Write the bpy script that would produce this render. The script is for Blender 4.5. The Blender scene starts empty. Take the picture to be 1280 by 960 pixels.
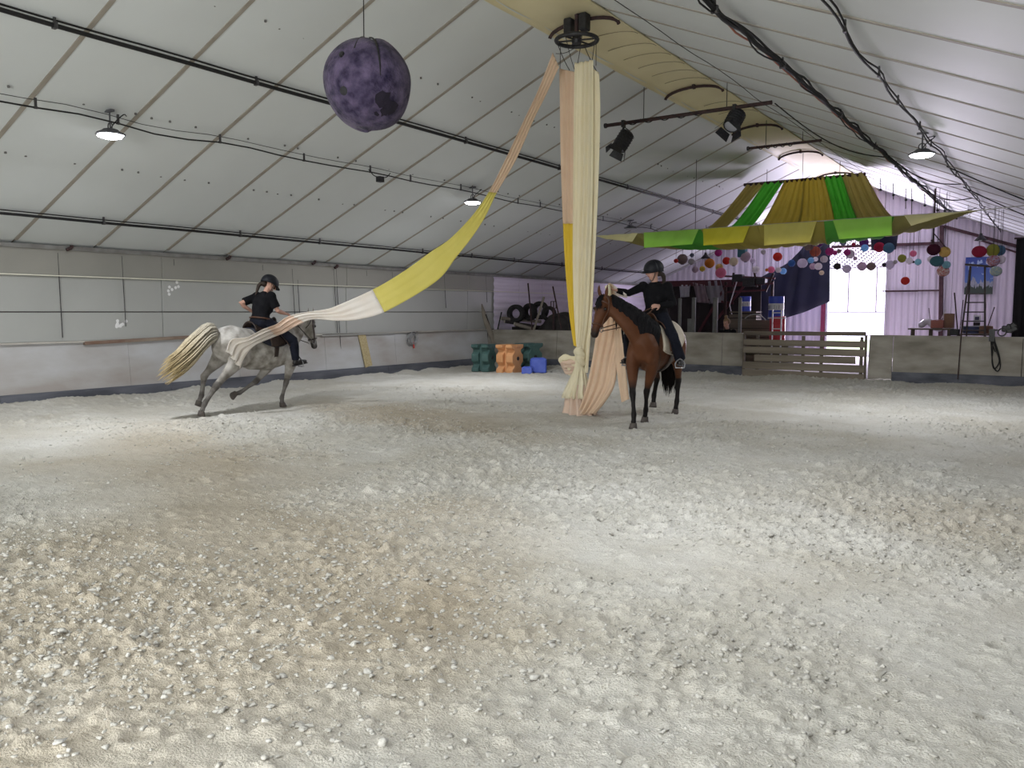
import bpy, math, random
import numpy as np
from mathutils import Vector, Matrix

random.seed(7)
RNG = np.random.default_rng(11)
SC = bpy.context.scene
COL = SC.collection
PI = math.pi

# ------------------------------------------------------------------ camera
FPX, CAM_H = 1025.0, 1.6
CY = Vector((690.0, -90.0, FPX)).normalized()          # hall's length axis in camera coords (right, down, forward)
_p = math.atan2(90.0, FPX)
CU = Vector((0.0, -math.cos(_p), -math.sin(_p)))       # world up in camera coords
CY = (CY - CU * CY.dot(CU)).normalized()
CX = CY.cross(CU)
if CX.cross(CY).dot(CU) < 0:
    CX = -CX

def ray(u, v):
    d = Vector((u - 640.0, v - 480.0, FPX))
    return Vector((CX.dot(d), CY.dot(d), CU.dot(d)))

def aty(u, v, y):
    d = ray(u, v)
    return Vector((0, 0, CAM_H)) + d * (y / d.y)

def atx(u, v, x):
    d = ray(u, v)
    return Vector((0, 0, CAM_H)) + d * (x / d.x)

def atd(u, v, depth):
    d = ray(u, v)
    return Vector((0, 0, CAM_H)) + d * (depth / FPX)

def atz(u, v, z=0.0):
    d = ray(u, v)
    return Vector((0, 0, CAM_H)) + d * ((z - CAM_H) / d.z)

cam_data = bpy.data.cameras.new('camera')
cam_data.sensor_fit = 'HORIZONTAL'
cam_data.sensor_width = 36.0
cam_data.lens = 36.0 * FPX / 1280.0
cam_data.clip_start = 0.05
cam_data.clip_end = 200
cam = bpy.data.objects.new('camera', cam_data)
COL.objects.link(cam)
_r = Vector((CX.x, CY.x, CU.x)); _d = Vector((CX.y, CY.y, CU.y)); _f = Vector((CX.z, CY.z, CU.z))
_m = Matrix.Identity(4)
for i in range(3):
    _m[i][0] = _r[i]; _m[i][1] = -_d[i]; _m[i][2] = -_f[i]
_m[2][3] = CAM_H
cam.matrix_world = _m
SC.camera = cam

# ------------------------------------------------------------------ hall dimensions
XW, XE = -14.46, 1.86
XR, ZE, ZR = -6.3, 2.74, 6.2
SLOPE = (ZR - ZE) / (XE - XR)
Y0, YB, YK = -6.0, 32.0, 20.2
def roof_z(x):
    return ZR - SLOPE * abs(x - XR)

# ------------------------------------------------------------------ world, exposure, large lights
W = bpy.data.worlds.new('overcast_sky')
SC.world = W
W.use_nodes = True
W.node_tree.nodes['Background'].inputs[0].default_value = (0.80, 0.80, 1.0, 1)
W.node_tree.nodes['Background'].inputs[1].default_value = 5.0
SC.view_settings.view_transform = 'Standard'
SC.view_settings.look = 'None'
SC.view_settings.gamma = 1.0
SC.view_settings.use_curve_mapping = False
SC.view_settings.exposure = 0.14
LAMP_W = 102.0          # each hanging floodlight
DOOR_W = 900.0         # daylight through the tall back door
DOOR_X0, DOOR_X1, DOOR_Z1 = -7.33, -5.34, 4.3

def area_light(name, loc, target, sx, sy, power, color, spread=PI):
    l = bpy.data.lights.new(name, 'AREA')
    l.shape = 'RECTANGLE'; l.size = sx; l.size_y = sy
    l.energy = power; l.color = color; l.spread = spread
    o = bpy.data.objects.new(name, l)
    COL.objects.link(o)
    o.location = loc
    o.rotation_euler = (Vector(target) - Vector(loc)).to_track_quat('-Z', 'Y').to_euler()
    return o

FILL_W = 1050.0          # fill light added behind the viewer, its source unseen
area_light('near_fill_light', (-3.2, Y0 + 0.1, 1.9), (-8.0, 10, 5.4), 4.4, 3.2, FILL_W, (0.97, 1.0, 1.0))
area_light('door_daylight', ((DOOR_X0 + DOOR_X1) / 2, YB - 0.12, 2.3), ((DOOR_X0 + DOOR_X1) / 2, 10, 2.9),
           DOOR_X1 - DOOR_X0 - 0.1, 3.6, DOOR_W, (0.88, 0.80, 1.0))

# ------------------------------------------------------------------ helpers
def tag(o, label=None, cat=None, group=None, kind=None):
    if label: o['label'] = label
    if cat: o['category'] = cat
    if group: o['group'] = group
    if kind: o['kind'] = kind
    return o

def thing(name, label, cat, loc=(0, 0, 0), rotz=0.0, scale=1.0, group=None):
    o = bpy.data.objects.new(name, None)
    o.empty_display_size = 0.1
    COL.objects.link(o)
    o.location = loc; o.rotation_euler = (0, 0, rotz); o.scale = (scale,) * 3
    return tag(o, label, cat, group)

def V(*a):
    return Vector(a if len(a) > 1 else a[0])

class MB:
    """collects shapes into one mesh"""
    def __init__(s):
        s.v = []; s.f = []
    def add(s, vs, fs):
        b = len(s.v)
        s.v += [tuple(p) for p in vs]
        s.f += [tuple(b + i for i in f) for f in fs]
        return s
    def box(s, c, size, rot=None):
        c = V(c); hx, hy, hz = (a / 2 for a in size)
        pts = [V(x, y, z) for x in (-hx, hx) for y in (-hy, hy) for z in (-hz, hz)]
        if rot is not None: pts = [rot @ p for p in pts]
        return s.add([p + c for p in pts], [(0, 1, 3, 2), (4, 6, 7, 5), (0, 4, 5, 1), (2, 3, 7, 6), (0, 2, 6, 4), (1, 5, 7, 3)])
    def beam(s, a, b, w, h, up=(0, 0, 1)):
        a = V(a); b = V(b); t = (b - a).normalized(); up = V(up)
        u = up.cross(t)
        if u.length < 1e-4: u = V(1, 0, 0)
        u.normalize(); v = t.cross(u)
        pts = [q + u * i * w / 2 + v * j * h / 2 for q in (a, b) for i in (-1, 1) for j in (-1, 1)]
        return s.add(pts, [(0, 2, 3, 1), (4, 5, 7, 6), (0, 1, 5, 4), (2, 6, 7, 3), (0, 4, 6, 2), (1, 3, 7, 5)])
    def tube(s, P, RU, RV=None, U=(0, 1, 0), n=12, cap=True):
        P = [V(p) for p in P]; m = len(P)
        if not hasattr(RU, '__len__'): RU = [RU] * m
        RV = RU if RV is None else RV
        if not hasattr(RV, '__len__'): RV = [RV] * m
        U = V(U); vs = []; prev = None
        for i in range(m):
            t = (P[min(i + 1, m - 1)] - P[max(i - 1, 0)])
            t = t.normalized() if t.length > 1e-9 else V(0, 0, 1)
            ref = U if prev is None else prev
            u = ref - t * t.dot(ref)
            if u.length < 1e-3: u = t.orthogonal()
            u.normalize(); prev = u if prev is not None or abs(t.dot(U)) > .95 else None
            w = t.cross(u)
            for k in range(n):
                a = 2 * PI * k / n
                vs.append(P[i] + u * math.cos(a) * RU[i] + w * math.sin(a) * RV[i])
        fs = [(i * n + k, i * n + (k + 1) % n, (i + 1) * n + (k + 1) % n, (i + 1) * n + k) for i in range(m - 1) for k in range(n)]
        if cap:
            vs += [P[0], P[-1]]
            fs += [((k + 1) % n, k, m * n) for k in range(n)]
            fs += [((m - 1) * n + k, (m - 1) * n + (k + 1) % n, m * n + 1) for k in range(n)]
        return s.add(vs, fs)
    def ball(s, c, r, n=12, m=8, rot=None):
        c = V(c)
        if not hasattr(r, '__len__'): r = (r, r, r)
        vs = []; 
        for i in range(m + 1):
            th = PI * i / m
            for k in range(n):
                a = 2 * PI * k / n
                p = V(r[0] * math.sin(th) * math.cos(a), r[1] * math.sin(th) * math.sin(a), r[2] * math.cos(th))
                vs.append(c + (rot @ p if rot is not None else p))
        fs = [(i * n + k, (i + 1) * n + k, (i + 1) * n + (k + 1) % n, i * n + (k + 1) % n) for i in range(m) for k in range(n)]
        return s.add(vs, fs)
    def lathe(s, prof, c=(0, 0, 0), n=24, rot=None):
        c = V(c); vs = []; m = len(prof)
        for r, z in prof:
            for k in range(n):
                a = 2 * PI * k / n
                p = V(r * math.cos(a), r * math.sin(a), z)
                vs.append(c + (rot @ p if rot is not None else p))
        fs = [(i * n + k, i * n + (k + 1) % n, (i + 1) * n + (k + 1) % n, (i + 1) * n + k) for i in range(m - 1) for k in range(n)]
        return s.add(vs, fs)
    def ring(s, c, R, r, n=32, m=8, rot=None, a0=0.0, a1=2 * PI):
        c = V(c); closed = abs(a1 - a0 - 2 * PI) < 1e-6
        pts = []
        for k in range(n + (0 if closed else 1)):
            a = a0 + (a1 - a0) * k / n
            p = V(R * math.cos(a), R * math.sin(a), 0)
            pts.append((p, V(math.cos(a), math.sin(a), 0)))
        vs = []
        for p, e in pts:
            for j in range(m):
                b = 2 * PI * j / m
                q = p + e * r * math.cos(b) + V(0, 0, r * math.sin(b))
                vs.append(c + (rot @ q if rot is not None else q))
        N = len(pts)
        fs = [(i * m + j, ((i + 1) % N) * m + j, ((i + 1) % N) * m + (j + 1) % m, i * m + (j + 1) % m)
              for i in range(N if closed else N - 1) for j in range(m)]
        return s.add(vs, fs)
    def grid(s, rows):
        nr = len(rows); nc = len(rows[0])
        return s.add([p for r in rows for p in r],
                     [(i * nc + j, i * nc + j + 1, (i + 1) * nc + j + 1, (i + 1) * nc + j) for i in range(nr - 1) for j in range(nc - 1)])
    def prism(s, poly, ax, h0, h1):
        """poly in the plane normal to axis ax, extruded from h0 to h1"""
        def mk(p, h):
            return {0: (h, p[0], p[1]), 1: (p[0], h, p[1]), 2: (p[0], p[1], h)}[ax]
        n = len(poly)
        return s.add([mk(p, h0) for p in poly] + [mk(p, h1) for p in poly],
                     [tuple(range(n))[::-1], tuple(range(n, 2 * n))] + [(i, (i + 1) % n, n + (i + 1) % n, n + i) for i in range(n)])
    def mesh(s, name, smooth=False):
        me = bpy.data.meshes.new(name)
        me.from_pydata(s.v, [], s.f)
        if smooth: me.polygons.foreach_set('use_smooth', [True] * len(me.polygons))
        me.update()
        return me
    def build(s, name, mat, parent=None, smooth=False):
        me = s.mesh(name, smooth)
        if mat: me.materials.append(mat)
        return link(name, me, parent)

def link(name, me, parent=None):
    o = bpy.data.objects.new(name, me)
    COL.objects.link(o)
    if parent is not None: o.parent = parent
    return o

def solid(o, t, offset=0.0):
    m = o.modifiers.new('thickness', 'SOLIDIFY'); m.thickness = t; m.offset = offset
    return o

def bevel(o, w, seg=1):
    m = o.modifiers.new('edge', 'BEVEL'); m.width = w; m.segments = seg; m.limit_method = 'ANGLE'
    return o

def subsurf(o, n=1):
    m = o.modifiers.new('round', 'SUBSURF'); m.levels = n; m.render_levels = n
    return o

def spline(P, n):
    """Catmull-Rom through P, n samples"""
    P = [V(p) for p in P]; out = []; m = len(P)
    for k in range(n):
        t = k / (n - 1) * (m - 1); i = min(int(t), m - 2); f = t - i
        a = P[max(i - 1, 0)]; b = P[i]; c = P[i + 1]; d = P[min(i + 2, m - 1)]
        out.append(0.5 * ((2 * b) + (c - a) * f + (2 * a - 5 * b + 4 * c - d) * f * f + (3 * b - 3 * c + d - a) * f ** 3))
    return out

def lin(xs, ys, x):
    return float(np.interp(x, xs, ys))

def remeshed(name, mb, voxel, smooth, mat, parent=None, colour=None):
    """one continuous skin grown over overlapping closed shapes"""
    me0 = mb.mesh(name + '_src')
    o = bpy.data.objects.new(name + '_src', me0)
    COL.objects.link(o)
    m = o.modifiers.new('r', 'REMESH'); m.mode = 'VOXEL'; m.voxel_size = voxel
    if smooth:
        k = o.modifiers.new('s', 'SMOOTH'); k.factor = 0.5; k.iterations = smooth
    dg = bpy.context.evaluated_depsgraph_get()
    me = bpy.data.meshes.new_from_object(o.evaluated_get(dg))
    bpy.data.objects.remove(o); bpy.data.meshes.remove(me0)
    me.name = name
    me.polygons.foreach_set('use_smooth', [True] * len(me.polygons))
    me.materials.clear(); me.materials.append(mat)
    if colour:
        co = np.empty(len(me.vertices) * 3, dtype=np.float32); me.vertices.foreach_get('co', co)
        paint(me, colour(co.reshape(-1, 3).astype(float)))
    return link(name, me, parent)

def paint(me, rgb):
    at = me.color_attributes.new('coat', 'FLOAT_COLOR', 'POINT')
    at.data.foreach_set('color', np.concatenate([rgb, np.ones((len(rgb), 1))], 1).astype(np.float32).ravel())

# ------------------------------------------------------------------ materials
MATS = {}
def mat(name, c, c2=None, scale=6.0, rough=0.7, bump=0.0, bscale=40.0, metal=0.0, mix=1.0, stretch=None, attr=False, sheen=0.0, trans=0.0, spec=0.4, detail=6.0, bdist=0.02):
    m = bpy.data.materials.new(name); m.use_nodes = True
    nt = m.node_tree; N = nt.nodes; L = nt.links
    b = N['Principled BSDF']
    b.inputs['Roughness'].default_value = rough
    b.inputs['Metallic'].default_value = metal
    b.inputs['Specular IOR Level'].default_value = spec
    b.inputs['Base Color'].default_value = (*c, 1)
    if sheen: b.inputs['Sheen Weight'].default_value = sheen
    tc = N.new('ShaderNodeTexCoord'); mp = N.new('ShaderNodeMapping')
    L.new(tc.outputs['Object'], mp.inputs[0])
    if stretch: mp.inputs['Scale'].default_value = stretch
    src = None
    if c2 is not None or attr:
        nz = N.new('ShaderNodeTexNoise'); nz.inputs['Scale'].default_value = scale; nz.inputs['Detail'].default_value = detail
        L.new(mp.outputs[0], nz.inputs['Vector'])
        rp = N.new('ShaderNodeValToRGB')
        rp.color_ramp.elements[0].position = 0.32; rp.color_ramp.elements[1].position = 0.68
        rp.color_ramp.elements[0].color = (*c, 1); rp.color_ramp.elements[1].color = (*(c2 or c), 1)
        L.new(nz.outputs[0], rp.inputs[0]); src = rp.outputs[0]
        if attr:
            at = N.new('ShaderNodeAttribute'); at.attribute_name = 'coat'
            mx = N.new('ShaderNodeMix'); mx.data_type = 'RGBA'; mx.blend_type = 'MULTIPLY'; mx.inputs[0].default_value = mix
            L.new(at.outputs['Color'], mx.inputs[6]); L.new(src, mx.inputs[7]); src = mx.outputs[2]
        L.new(src, b.inputs['Base Color'])
    if bump:
        n2 = N.new('ShaderNodeTexNoise'); n2.inputs['Scale'].default_value = bscale; n2.inputs['Detail'].default_value = 8
        L.new(mp.outputs[0], n2.inputs['Vector'])
        bp = N.new('ShaderNodeBump'); bp.inputs['Strength'].default_value = bump; bp.inputs['Distance'].default_value = bdist
        L.new(n2.outputs[0], bp.inputs['Height']); L.new(bp.outputs[0], b.inputs['Normal'])
    if trans:
        tr = N.new('ShaderNodeBsdfTranslucent'); ms = N.new('ShaderNodeMixShader'); ms.inputs[0].default_value = trans
        tr.inputs[0].default_value = (*c, 1)
        if src: L.new(src, tr.inputs[0])
        L.new(b.outputs[0], ms.inputs[1]); L.new(tr.outputs[0], ms.inputs[2])
        L.new(ms.outputs[0], N['Material Output'].inputs['Surface'])
    MATS[name] = m
    return m

def emit(name, c, strength):
    m = bpy.data.materials.new(name); m.use_nodes = True
    b = m.node_tree.nodes['Principled BSDF']
    b.inputs['Base Color'].default_value = (*c, 1)
    b.inputs['Emission Color'].default_value = (*c, 1)
    b.inputs['Emission Strength'].default_value = strength
    return m

M_black = mat('black_plastic', (.012, .012, .014), (.03, .03, .034), 20, .5)
M_cable = mat('cable_black', (.008, .008, .009), rough=.6)
M_steel = mat('dull_steel', (.10, .10, .105), (.05, .045, .045), 15, .55, metal=.5)
M_galv = mat('galvanised', (.35, .35, .36), (.22, .22, .23), 12, .5, metal=.6)
M_rust = mat('rusted_iron', (.06, .03, .028), (.025, .016, .018), 12, .8)
M_wire = mat('thin_wire', (.02, .018, .018), rough=.6)
# ================================================================== the hall
def noise2(x, y, seed):
    """smooth value noise on arrays"""
    t = np.random.default_rng(seed).random((256, 256))
    xi = np.floor(x).astype(int); yi = np.floor(y).astype(int)
    fx = x - xi; fy = y - yi
    fx = fx * fx * (3 - 2 * fx); fy = fy * fy * (3 - 2 * fy)
    g = lambda a, b: t[a & 255, b & 255]
    return (g(xi, yi) * (1 - fx) * (1 - fy) + g(xi + 1, yi) * fx * (1 - fy) + g(xi, yi + 1) * (1 - fx) * fy + g(xi + 1, yi + 1) * fx * fy) - .5

def cells(x, y, s, seed, keep):
    """domes on jittered cells of size s; about keep of the cells carry one"""
    r = np.random.default_rng(seed); jx = r.random((256, 256)); jy = r.random((256, 256)); kr = r.random((256, 256)); rr = r.random((256, 256))
    gx = x / s; gy = y / s; xi = np.floor(gx).astype(int); yi = np.floor(gy).astype(int); h = np.zeros_like(x)
    for a in (-1, 0, 1):
        for b in (-1, 0, 1):
            ci = (xi + a) & 255; cj = (yi + b) & 255
            d2 = (gx - xi - a - jx[ci, cj]) ** 2 + (gy - yi - b - jy[ci, cj]) ** 2
            rad = .22 + .3 * rr[ci, cj]
            v = np.where(kr[ci, cj] < keep, np.clip(1 - d2 / rad ** 2, 0, 1), 0) ** .6 * rad
            h = np.maximum(h, v)
    return h * s

PRINTS = []
_pr = np.random.default_rng(5)
for _ in range(520):
    PRINTS.append((_pr.uniform(-13.6, 1.4), 1.4 + 17.5 * _pr.random() ** 1.3, _pr.uniform(0, 2 * PI), _pr.uniform(.055, .085), _pr.uniform(.014, .034)))

def sand_h(x, y):
    h = .07 * noise2(x * .35, y * .35, 1) + .045 * noise2(x * 1.1, y * 1.1, 2) + .022 * noise2(x * 3.1, y * 3.1, 3)
    rough = np.clip(.7 + 1.3 * noise2(x * .8 + 9, y * .8 + 4, 8), .35, 1.2)
    h = h + rough * (.019 * noise2(x * 7, y * 7, 4) + .018 * noise2(x * 16, y * 16, 5) + .015 * noise2(x * 36, y * 36, 6))
    h = h + rough * (cells(x, y, .13, 21, .36) * .50 + cells(x + 3, y, .05, 22, .5) * .95) 
    for px, py, a, r, dep in PRINTS:
        m = (np.abs(x - px) < .26) & (np.abs(y - py) < .26)
        if not m.any(): continue
        dx = x[m] - px; dy = y[m] - py
        u = dx * math.cos(a) + dy * math.sin(a); v = -dx * math.sin(a) + dy * math.cos(a)
        q = np.sqrt((u / r) ** 2 + (v / (r * .85)) ** 2)
        tilt = .5 + .5 * np.clip(u / r, -1, 1)
        h[m] += -dep * np.exp(-q ** 4) * (.4 + .6 * tilt) + dep * .55 * np.exp(-((q - 1.35) / .3) ** 2) * (.35 + .65 * (1 - tilt))
    # worked up against the boards
    h = h + .07 * np.exp(-((x - XW) / .55) ** 2) * (1 + 1.4 * noise2(x * .7, y * 1.9, 31)) + .05 * np.exp(-((y - YK) / .5) ** 2) * (1 + 1.4 * noise2(x * 1.9, y * .7, 32))
    return h

def graded(a, b, d):
    out = [a]
    while out[-1] < b: out.append(out[-1] + d(out[-1]))
    out[-1] = b
    return np.array(out)

XS = graded(XW + .02, XE, lambda x: .013 if -4.2 < x < .1 else (.013 + .0033 * (-4.2 - x) if x <= -4.2 else .03))
YS = np.concatenate([np.linspace(Y0, .8, 16)[:-1], graded(.8, YK, lambda y: .013 if y < 5.2 else .013 + .0034 * (y - 5.2))])
GX, GY = np.meshgrid(XS, YS)
GZ = sand_h(GX, GY)
nx, ny = len(XS), len(YS)
me = bpy.data.meshes.new('floor')
me.vertices.add(nx * ny)
me.vertices.foreach_set('co', np.stack([GX, GY, GZ], -1).astype(np.float32).ravel())
ii = (np.arange(ny - 1)[:, None] * nx + np.arange(nx - 1)[None, :]).ravel()
quads = np.stack([ii, ii + 1, ii + nx + 1, ii + nx], 1)
me.loops.add(quads.size); me.loops.foreach_set('vertex_index', quads.ravel().astype(np.int32))
me.polygons.add(len(quads)); me.polygons.foreach_set('loop_start', np.arange(0, quads.size, 4, dtype=np.int32))
me.polygons.foreach_set('use_smooth', np.ones(len(quads), dtype=bool))
me.update(); me.validate()
M_sand = mat('arena_sand', (.535, .517, .470), (.625, .61, .572), 1.3, .95, .6, 95, spec=.1, bdist=.03)
nt = M_sand.node_tree   # damper brown patches, with a shape of their own
b = nt.nodes['Principled BSDF']; src = b.inputs['Base Color'].links[0].from_socket
nz = nt.nodes.new('ShaderNodeTexNoise'); nz.inputs['Scale'].default_value = .42; nz.inputs['Detail'].default_value = 5; nz.inputs['Roughness'].default_value = .6
tcn = nt.nodes.new('ShaderNodeTexCoord'); nt.links.new(tcn.outputs['Object'], nz.inputs['Vector'])
rp = nt.nodes.new('ShaderNodeValToRGB'); rp.color_ramp.elements[0].position = .36; rp.color_ramp.elements[1].position = .56
rp.color_ramp.elements[0].color = (.90, .875, .83, 1); rp.color_ramp.elements[1].color = (1, 1, 1, 1)
nt.links.new(nz.outputs[0], rp.inputs[0])
mx = nt.nodes.new('ShaderNodeMix'); mx.data_type = 'RGBA'; mx.blend_type = 'MULTIPLY'; mx.inputs[0].default_value = 1
nt.links.new(src, mx.inputs[6]); nt.links.new(rp.outputs[0], mx.inputs[7]); nt.links.new(mx.outputs[2], b.inputs['Base Color'])
# grain: dry and damper tones, dark flecks painted in for shadows between crumbs
ng = nt.nodes.new('ShaderNodeTexNoise'); ng.inputs['Scale'].default_value = 62; ng.inputs['Detail'].default_value = 9; ng.inputs['Roughness'].default_value = .72
nt.links.new(tcn.outputs['Object'], ng.inputs['Vector'])
rg_ = nt.nodes.new('ShaderNodeValToRGB'); rg_.color_ramp.elements[0].position = .33; rg_.color_ramp.elements[1].position = .45
rg_.color_ramp.elements[0].color = (.60, .565, .51, 1); rg_.color_ramp.elements[1].color = (1.03, 1.03, 1.03, 1)
nt.links.new(ng.outputs[0], rg_.inputs[0])
m2 = nt.nodes.new('ShaderNodeMix'); m2.data_type = 'RGBA'; m2.blend_type = 'MULTIPLY'; m2.inputs[0].default_value = 1
nt.links.new(mx.outputs[2], m2.inputs[6]); nt.links.new(rg_.outputs[0], m2.inputs[7]); nt.links.new(m2.outputs[2], b.inputs['Base Color'])
# damp brownish zones of the arena, stored on the floor itself
dampv = np.zeros_like(GX)
wob = 1.1 * noise2(GX * .55, GY * .55, 51) + .55 * noise2(GX * 1.7, GY * 1.7, 52) + .25 * noise2(GX * 5, GY * 5, 53)
for zx, zy, ang, la, lb, wt in ((-4.9, 3.6, 2.52, 4.6, 1.5, 1.0), (-7.6, 9.3, 2.9, 2.6, .75, .9), (-.6, 7.2, .3, 1.4, .8, .5), (-9.5, 6.2, 2.6, 2.2, .8, .8)):
    dx, dy = GX - zx, GY - zy
    u = (dx * math.cos(ang) + dy * math.sin(ang)) / la; v = (-dx * math.sin(ang) + dy * math.cos(ang)) / lb
    dampv = np.maximum(dampv, wt * np.clip(1.35 - np.sqrt(u * u + v * v) + wob * .8, 0, 1))
da = me.attributes.new('damp', 'FLOAT', 'POINT'); da.data.foreach_set('value', dampv.astype(np.float32).ravel())
at_ = nt.nodes.new('ShaderNodeAttribute'); at_.attribute_name = 'damp'
m3 = nt.nodes.new('ShaderNodeMix'); m3.data_type = 'RGBA'; m3.blend_type = 'MULTIPLY'; m3.inputs[7].default_value = (.83, .765, .68, 1)
nt.links.new(at_.outputs['Fac'], m3.inputs[0]); nt.links.new(m2.outputs[2], m3.inputs[6]); nt.links.new(m3.outputs[2], b.inputs['Base Color'])
me.materials.append(M_sand)
floor = tag(link('floor', me), 'pale trampled arena sand covering the whole riding hall', kind='structure')

M_conc = mat('storage_ground', (.22, .20, .2), (.3, .28, .27), 2, .9, .2, 30)
tag(MB().box(((XW + XE) / 2, (YK + YB) / 2 + 2.2, -.1), (XE - XW + .6, YB - YK + 4.2, .16)).build('floor', M_conc), 'grey ground of the storage end behind the arena boards', kind='structure')
M_grass = mat('yard_grass', (.25, .38, .14), (.4, .45, .25), 3, .9)
tag(MB().box((-6, YB + 12, -.16), (40, 19.5, .1)).build('floor', M_grass), 'grassy yard outside the tall back door', kind='structure')

# crumbs of sand: too many to count, one part; the bigger clods are parts of the floor
ico = []
g = (1 + 5 ** .5) / 2
ICO_V = np.array([(-1, g, 0), (1, g, 0), (-1, -g, 0), (1, -g, 0), (0, -1, g), (0, 1, g), (0, -1, -g), (0, 1, -g), (g, 0, -1), (g, 0, 1), (-g, 0, -1), (-g, 0, 1)]) / 1.9
ICO_F = np.array([(0, 11, 5), (0, 5, 1), (0, 1, 7), (0, 7, 10), (0, 10, 11), (1, 5, 9), (5, 11, 4), (11, 10, 2), (10, 7, 6), (7, 1, 8), (3, 9, 4), (3, 4, 2), (3, 2, 6), (3, 6, 8), (3, 8, 9), (4, 9, 5), (2, 4, 11), (6, 2, 10), (8, 6, 7), (9, 8, 1)])
r = np.random.default_rng(77)
n = 75000
cx = r.uniform(-12, 1.5, n); cy = 1.0 + 13 * r.random(n) ** 1.9
cl = np.clip(.5 + 1.7 * noise2(cx * .8 + 9, cy * .8 + 4, 8), 0.06, 1)
keep = r.random(n) < cl * np.clip(1.2 - (cy - 2) * .06, .2, 1)
cx, cy = cx[keep], cy[keep]; n = len(cx)
sz = np.clip(np.exp(r.normal(-4.85, .38, n)), .004, .0155)
cz = sand_h(cx, cy)
vv = (ICO_V[None] + .95 * (r.random((n, 12, 3)) - .5)) * sz[:, None, None] * np.stack([r.uniform(.8, 1.6, n), r.uniform(.8, 1.4, n), r.uniform(.45, .95, n)], 1)[:, None, :]
an = r.uniform(0, 2 * PI, n)
rx = vv[..., 0] * np.cos(an)[:, None] - vv[..., 1] * np.sin(an)[:, None]; ry = vv[..., 0] * np.sin(an)[:, None] + vv[..., 1] * np.cos(an)[:, None]
vv = np.stack([rx + cx[:, None], ry + cy[:, None], vv[..., 2] + (cz + sz * .25)[:, None]], -1).reshape(-1, 3)
ff = (ICO_F[None] + (np.arange(n) * 12)[:, None, None]).reshape(-1, 3)
me = bpy.data.meshes.new('sand_crumbs'); me.vertices.add(len(vv)); me.vertices.foreach_set('co', vv.astype(np.float32).ravel())
me.loops.add(ff.size); me.loops.foreach_set('vertex_index', ff.ravel().astype(np.int32))
me.polygons.add(len(ff)); me.polygons.foreach_set('loop_start', np.arange(0, ff.size, 3, dtype=np.int32)); me.update(); me.validate()
M_crumb = mat('damp_sand', (.50, .48, .435), (.60, .585, .55), 9, .95, .4, 90, spec=.1)
me.materials.append(M_crumb)
tag(link('sand_crumbs', me, floor), kind='stuff')
clods = []
for k in range(5):
    q = MB(); vs = (ICO_V + .95 * (r.random((12, 3)) - .5)) * np.array([1.5, .9, .34])
    q.add(vs, ICO_F.tolist()); m_ = q.mesh('sand_clod', False); m_.materials.append(M_sand); clods.append(m_)
for k in range(90):
    x = r.uniform(-6, 1); y = 1.3 + 6.5 * r.random() ** 1.5
    if abs(x - y * -.62) > .62 * y + .4: continue
    o = link('sand_clod', clods[k % 5], floor); s_ = r.uniform(.011, .026)
    o.location = (x, y, float(sand_h(np.array([x]), np.array([y]))[0]) + s_ * .2); o.scale = (s_,) * 3
    o.rotation_euler = (r.uniform(-.4, .4), r.uniform(-.4, .4), r.uniform(0, 6))

# ---- roof: dark backing with separate sheets under it
M_back = mat('roof_backing', (.34, .30, .24), (.40, .36, .30), 3, .9)
M_sheet = mat('roof_sheet', (.65, .68, .68), (.60, .625, .62), .5, .55, .06, 3, spec=.3)
ceil = MB()
for sgn, xe in ((-1, XW - .3), (1, XE + .3)):
    a, b = (xe, roof_z(xe)), (XR, ZR)
    ceil.add([(x, y, z + .045 + e) for e in (0, .1) for (x, z) in (a, b) for y in (Y0 - .2, YB + .2)],
             [(0, 1, 3, 2), (4, 6, 7, 5), (0, 4, 5, 1), (2, 3, 7, 6), (0, 2, 6, 4), (1, 5, 7, 3)])
ceiling = tag(ceil.build('ceiling', M_back), 'pitched roof lining of grey sheets with brownish seams', kind='structure')
STEP, PH = 1.38, 6.78
ca, sa = math.cos(math.atan(SLOPE)), math.sin(math.atan(SLOPE))
sheet_me = {}
for sgn in (-1, 1):
    x0, x1 = XR + sgn * .55, (XW - .1 if sgn < 0 else XE + .1)
    rows = []
    ns, nl = 5, 14
    q = MB()
    for lvl in (0, 1):
        rr_ = []
        for i in range(nl + 1):
            x = x0 + (x1 - x0) * i / nl
            row = []
            for j in range(ns + 1):
                y = .026 + (STEP - .052) * j / ns
                sag = -.018 * math.sin(PI * j / ns) - .006 * math.sin(PI * (i % 7) / 7)
                row.append((x, y, roof_z(x) + (sag if lvl == 0 else .028)))
            rr_.append(row)
        q.grid(rr_)
    sheet_me[sgn] = q.mesh('roof_sheet', True); sheet_me[sgn].materials.append(M_sheet)
k0 = int(math.floor((Y0 - PH) / STEP)); k1 = int(math.ceil((YB - PH) / STEP))
for sgn in (-1, 1):
    for k in range(k0, k1):
        o = link('roof_sheet', sheet_me[sgn], ceiling); o.location = (0, PH + k * STEP, .015)
M_seam = mat('seam_strip', (.28, .25, .205), (.34, .31, .265), 3, .6)
for sgn in (-1, 1):
    x0, x1 = XR + sgn * .62, (XW + .1 if sgn < 0 else XE - .1)
    q = MB().add([(x, y, roof_z(x) + z) for x in (x0, x1) for y in (-.030, .030) for z in (-.012, .012)], [(0, 1, 3, 2), (4, 6, 7, 5), (0, 4, 5, 1), (2, 3, 7, 6), (0, 2, 6, 4), (1, 5, 7, 3)])
    sm = q.mesh('seam_strip'); sm.materials.append(M_seam)
    for k in range(k0, k1 + 1):
        o = link('seam_strip', sm, ceiling); o.location = (0, PH + k * STEP, .012)
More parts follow.
